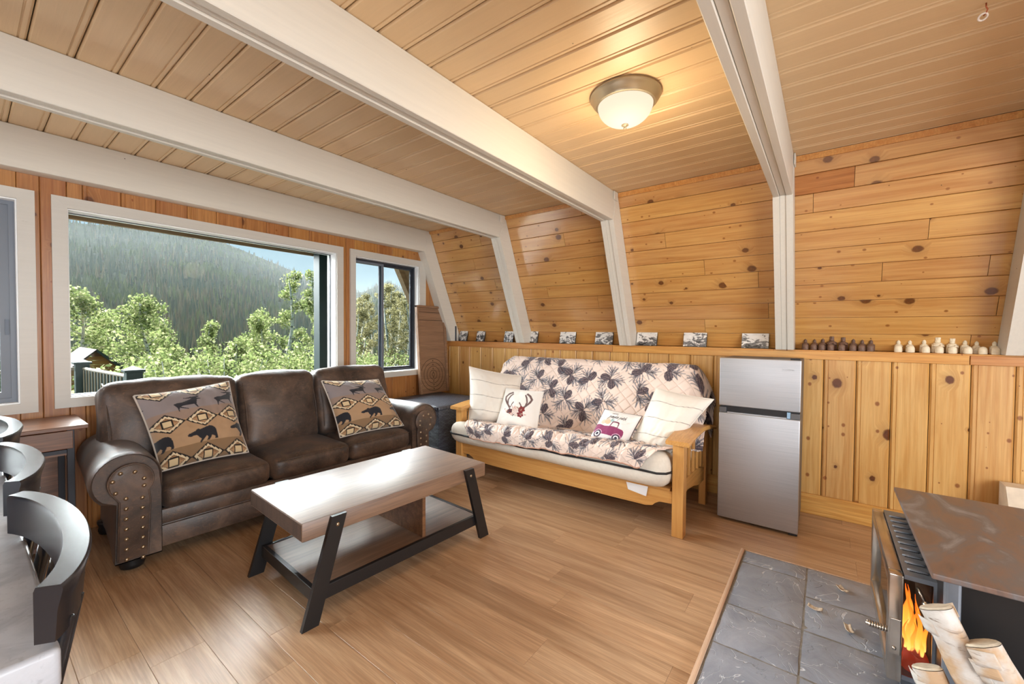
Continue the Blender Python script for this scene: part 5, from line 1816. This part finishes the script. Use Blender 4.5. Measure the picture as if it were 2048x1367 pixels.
railrun((.93, 4.97, .02), (.81, 6.40, .02), 15)
railrun((.74, 6.45, .02), (-1.6, 6.45, .02), 18)
MT['shingle'] = plain('pink_grey_shingles', (86, 68, 58), .85, var=.08, scale=30)
MT['siding'] = wood('orange_log_siding', (206, 146, 74), (170, 108, 48), .6)
sh = thing('shed', 'small shed with orange wood gable and pinkish shingle roof beyond the deck', 'shed', (2.7, 21.5, -3.4))
ax_, az = 2.83, .62
B().box(ax_-1.35, ax_+1.35, 20.2, 23.0, -4, -.75).build('walls', MT['siding'], sh)
for k in range(9):
    z0, z1 = -.75+.14*k, -.75+.14*(k+1)-.012
    h0, h1 = (az-.10-z0)*1.0, (az-.10-z1)*1.0
    if h1 < .03: break
    B().prism([(ax_-h0, z0), (ax_+h0, z0), (ax_+h1, z1), (ax_-h1, z1)], 'y', 20.2, 20.24).build('gable_board', MT['siding'], sh)
B().prism([(ax_, az), (ax_, az-.06), (ax_-1.55, az-.06-1.55), (ax_-1.62, az-1.55)], 'y', 19.9, 23.2).build('roof_slope', MT['shingle'], sh)
B().prism([(ax_, az), (ax_, az-.06), (ax_+1.55, az-.06-1.55), (ax_+1.62, az-1.55)], 'y', 19.9, 23.2).build('roof_slope', MT['shingle'], sh)
B().prism([(ax_, az+.01), (ax_, az-.09), (ax_+1.6, az-.09-1.6), (ax_+1.66, az-1.59)], 'y', 19.87, 19.9).build('rake_board', MT['green'], sh)
MT['soffit'] = wood('brown_soffit', (142, 118, 84), (112, 90, 62), .7)
ov = struct(B().box(-4.2, 4.3, 3.99, 4.68, 2.19, 2.24), 'trim_8', MT['soffit'], 'brown roof overhang outside above the windows')
B().box(-4.2, 4.3, 4.66, 4.70, 2.155, 2.62).build('fascia', MT['soffit'], ov)
B().hexa([(4.15, 5.45, 2.42), (4.15, 5.55, 2.42), (4.55, 5.55, 2.42), (4.55, 5.45, 2.42), (5.35, 5.45, .2), (5.35, 5.55, .2), (5.75, 5.55, .2), (5.75, 5.45, .2)]).build('rake_board', MT['soffit'], ov)
B().hexa([(4.25, 4.0, 2.42), (4.25, 5.5, 2.42), (4.3, 5.5, 2.42), (4.3, 4.0, 2.42), (5.45, 4.0, .2), (5.45, 5.5, .2), (5.5, 5.5, .2), (5.5, 4.0, .2)]).build('roof_panel', MT['soffit'], ov)
ep = thing('porch_post', 'dark green porch post outside at the right end of the picture window', 'post', (2.33, 4.3, -.13))
B().box(2.275, 2.39, 4.24, 4.36, -1.2, 2.19, .004).build('shaft', MT['green'], ep)
B().box(2.255, 2.41, 4.22, 4.38, 2.15, 2.18, .003).build('cap', MT['green'], ep)

# thin summer haze over the valley
hz = B().box(-400, 1000, 45, 900, -60, 85).build('valley_haze', None, None)
hm = bpy.data.materials.new('summer_haze')
hm.use_nodes = True
t = hm.node_tree
t.nodes.clear()
ho2 = t.nodes.new('ShaderNodeOutputMaterial')
vs2 = t.nodes.new('ShaderNodeVolumeScatter')
vs2.inputs['Color'].default_value = (.94, .97, .95, 1)
vs2.inputs['Density'].default_value = .00030
t.links.new(vs2.outputs[0], ho2.inputs['Volume'])
hz.data.materials.append(hm)
tag(hz, 'thin bluish haze over the valley', 'haze', None, 'stuff')
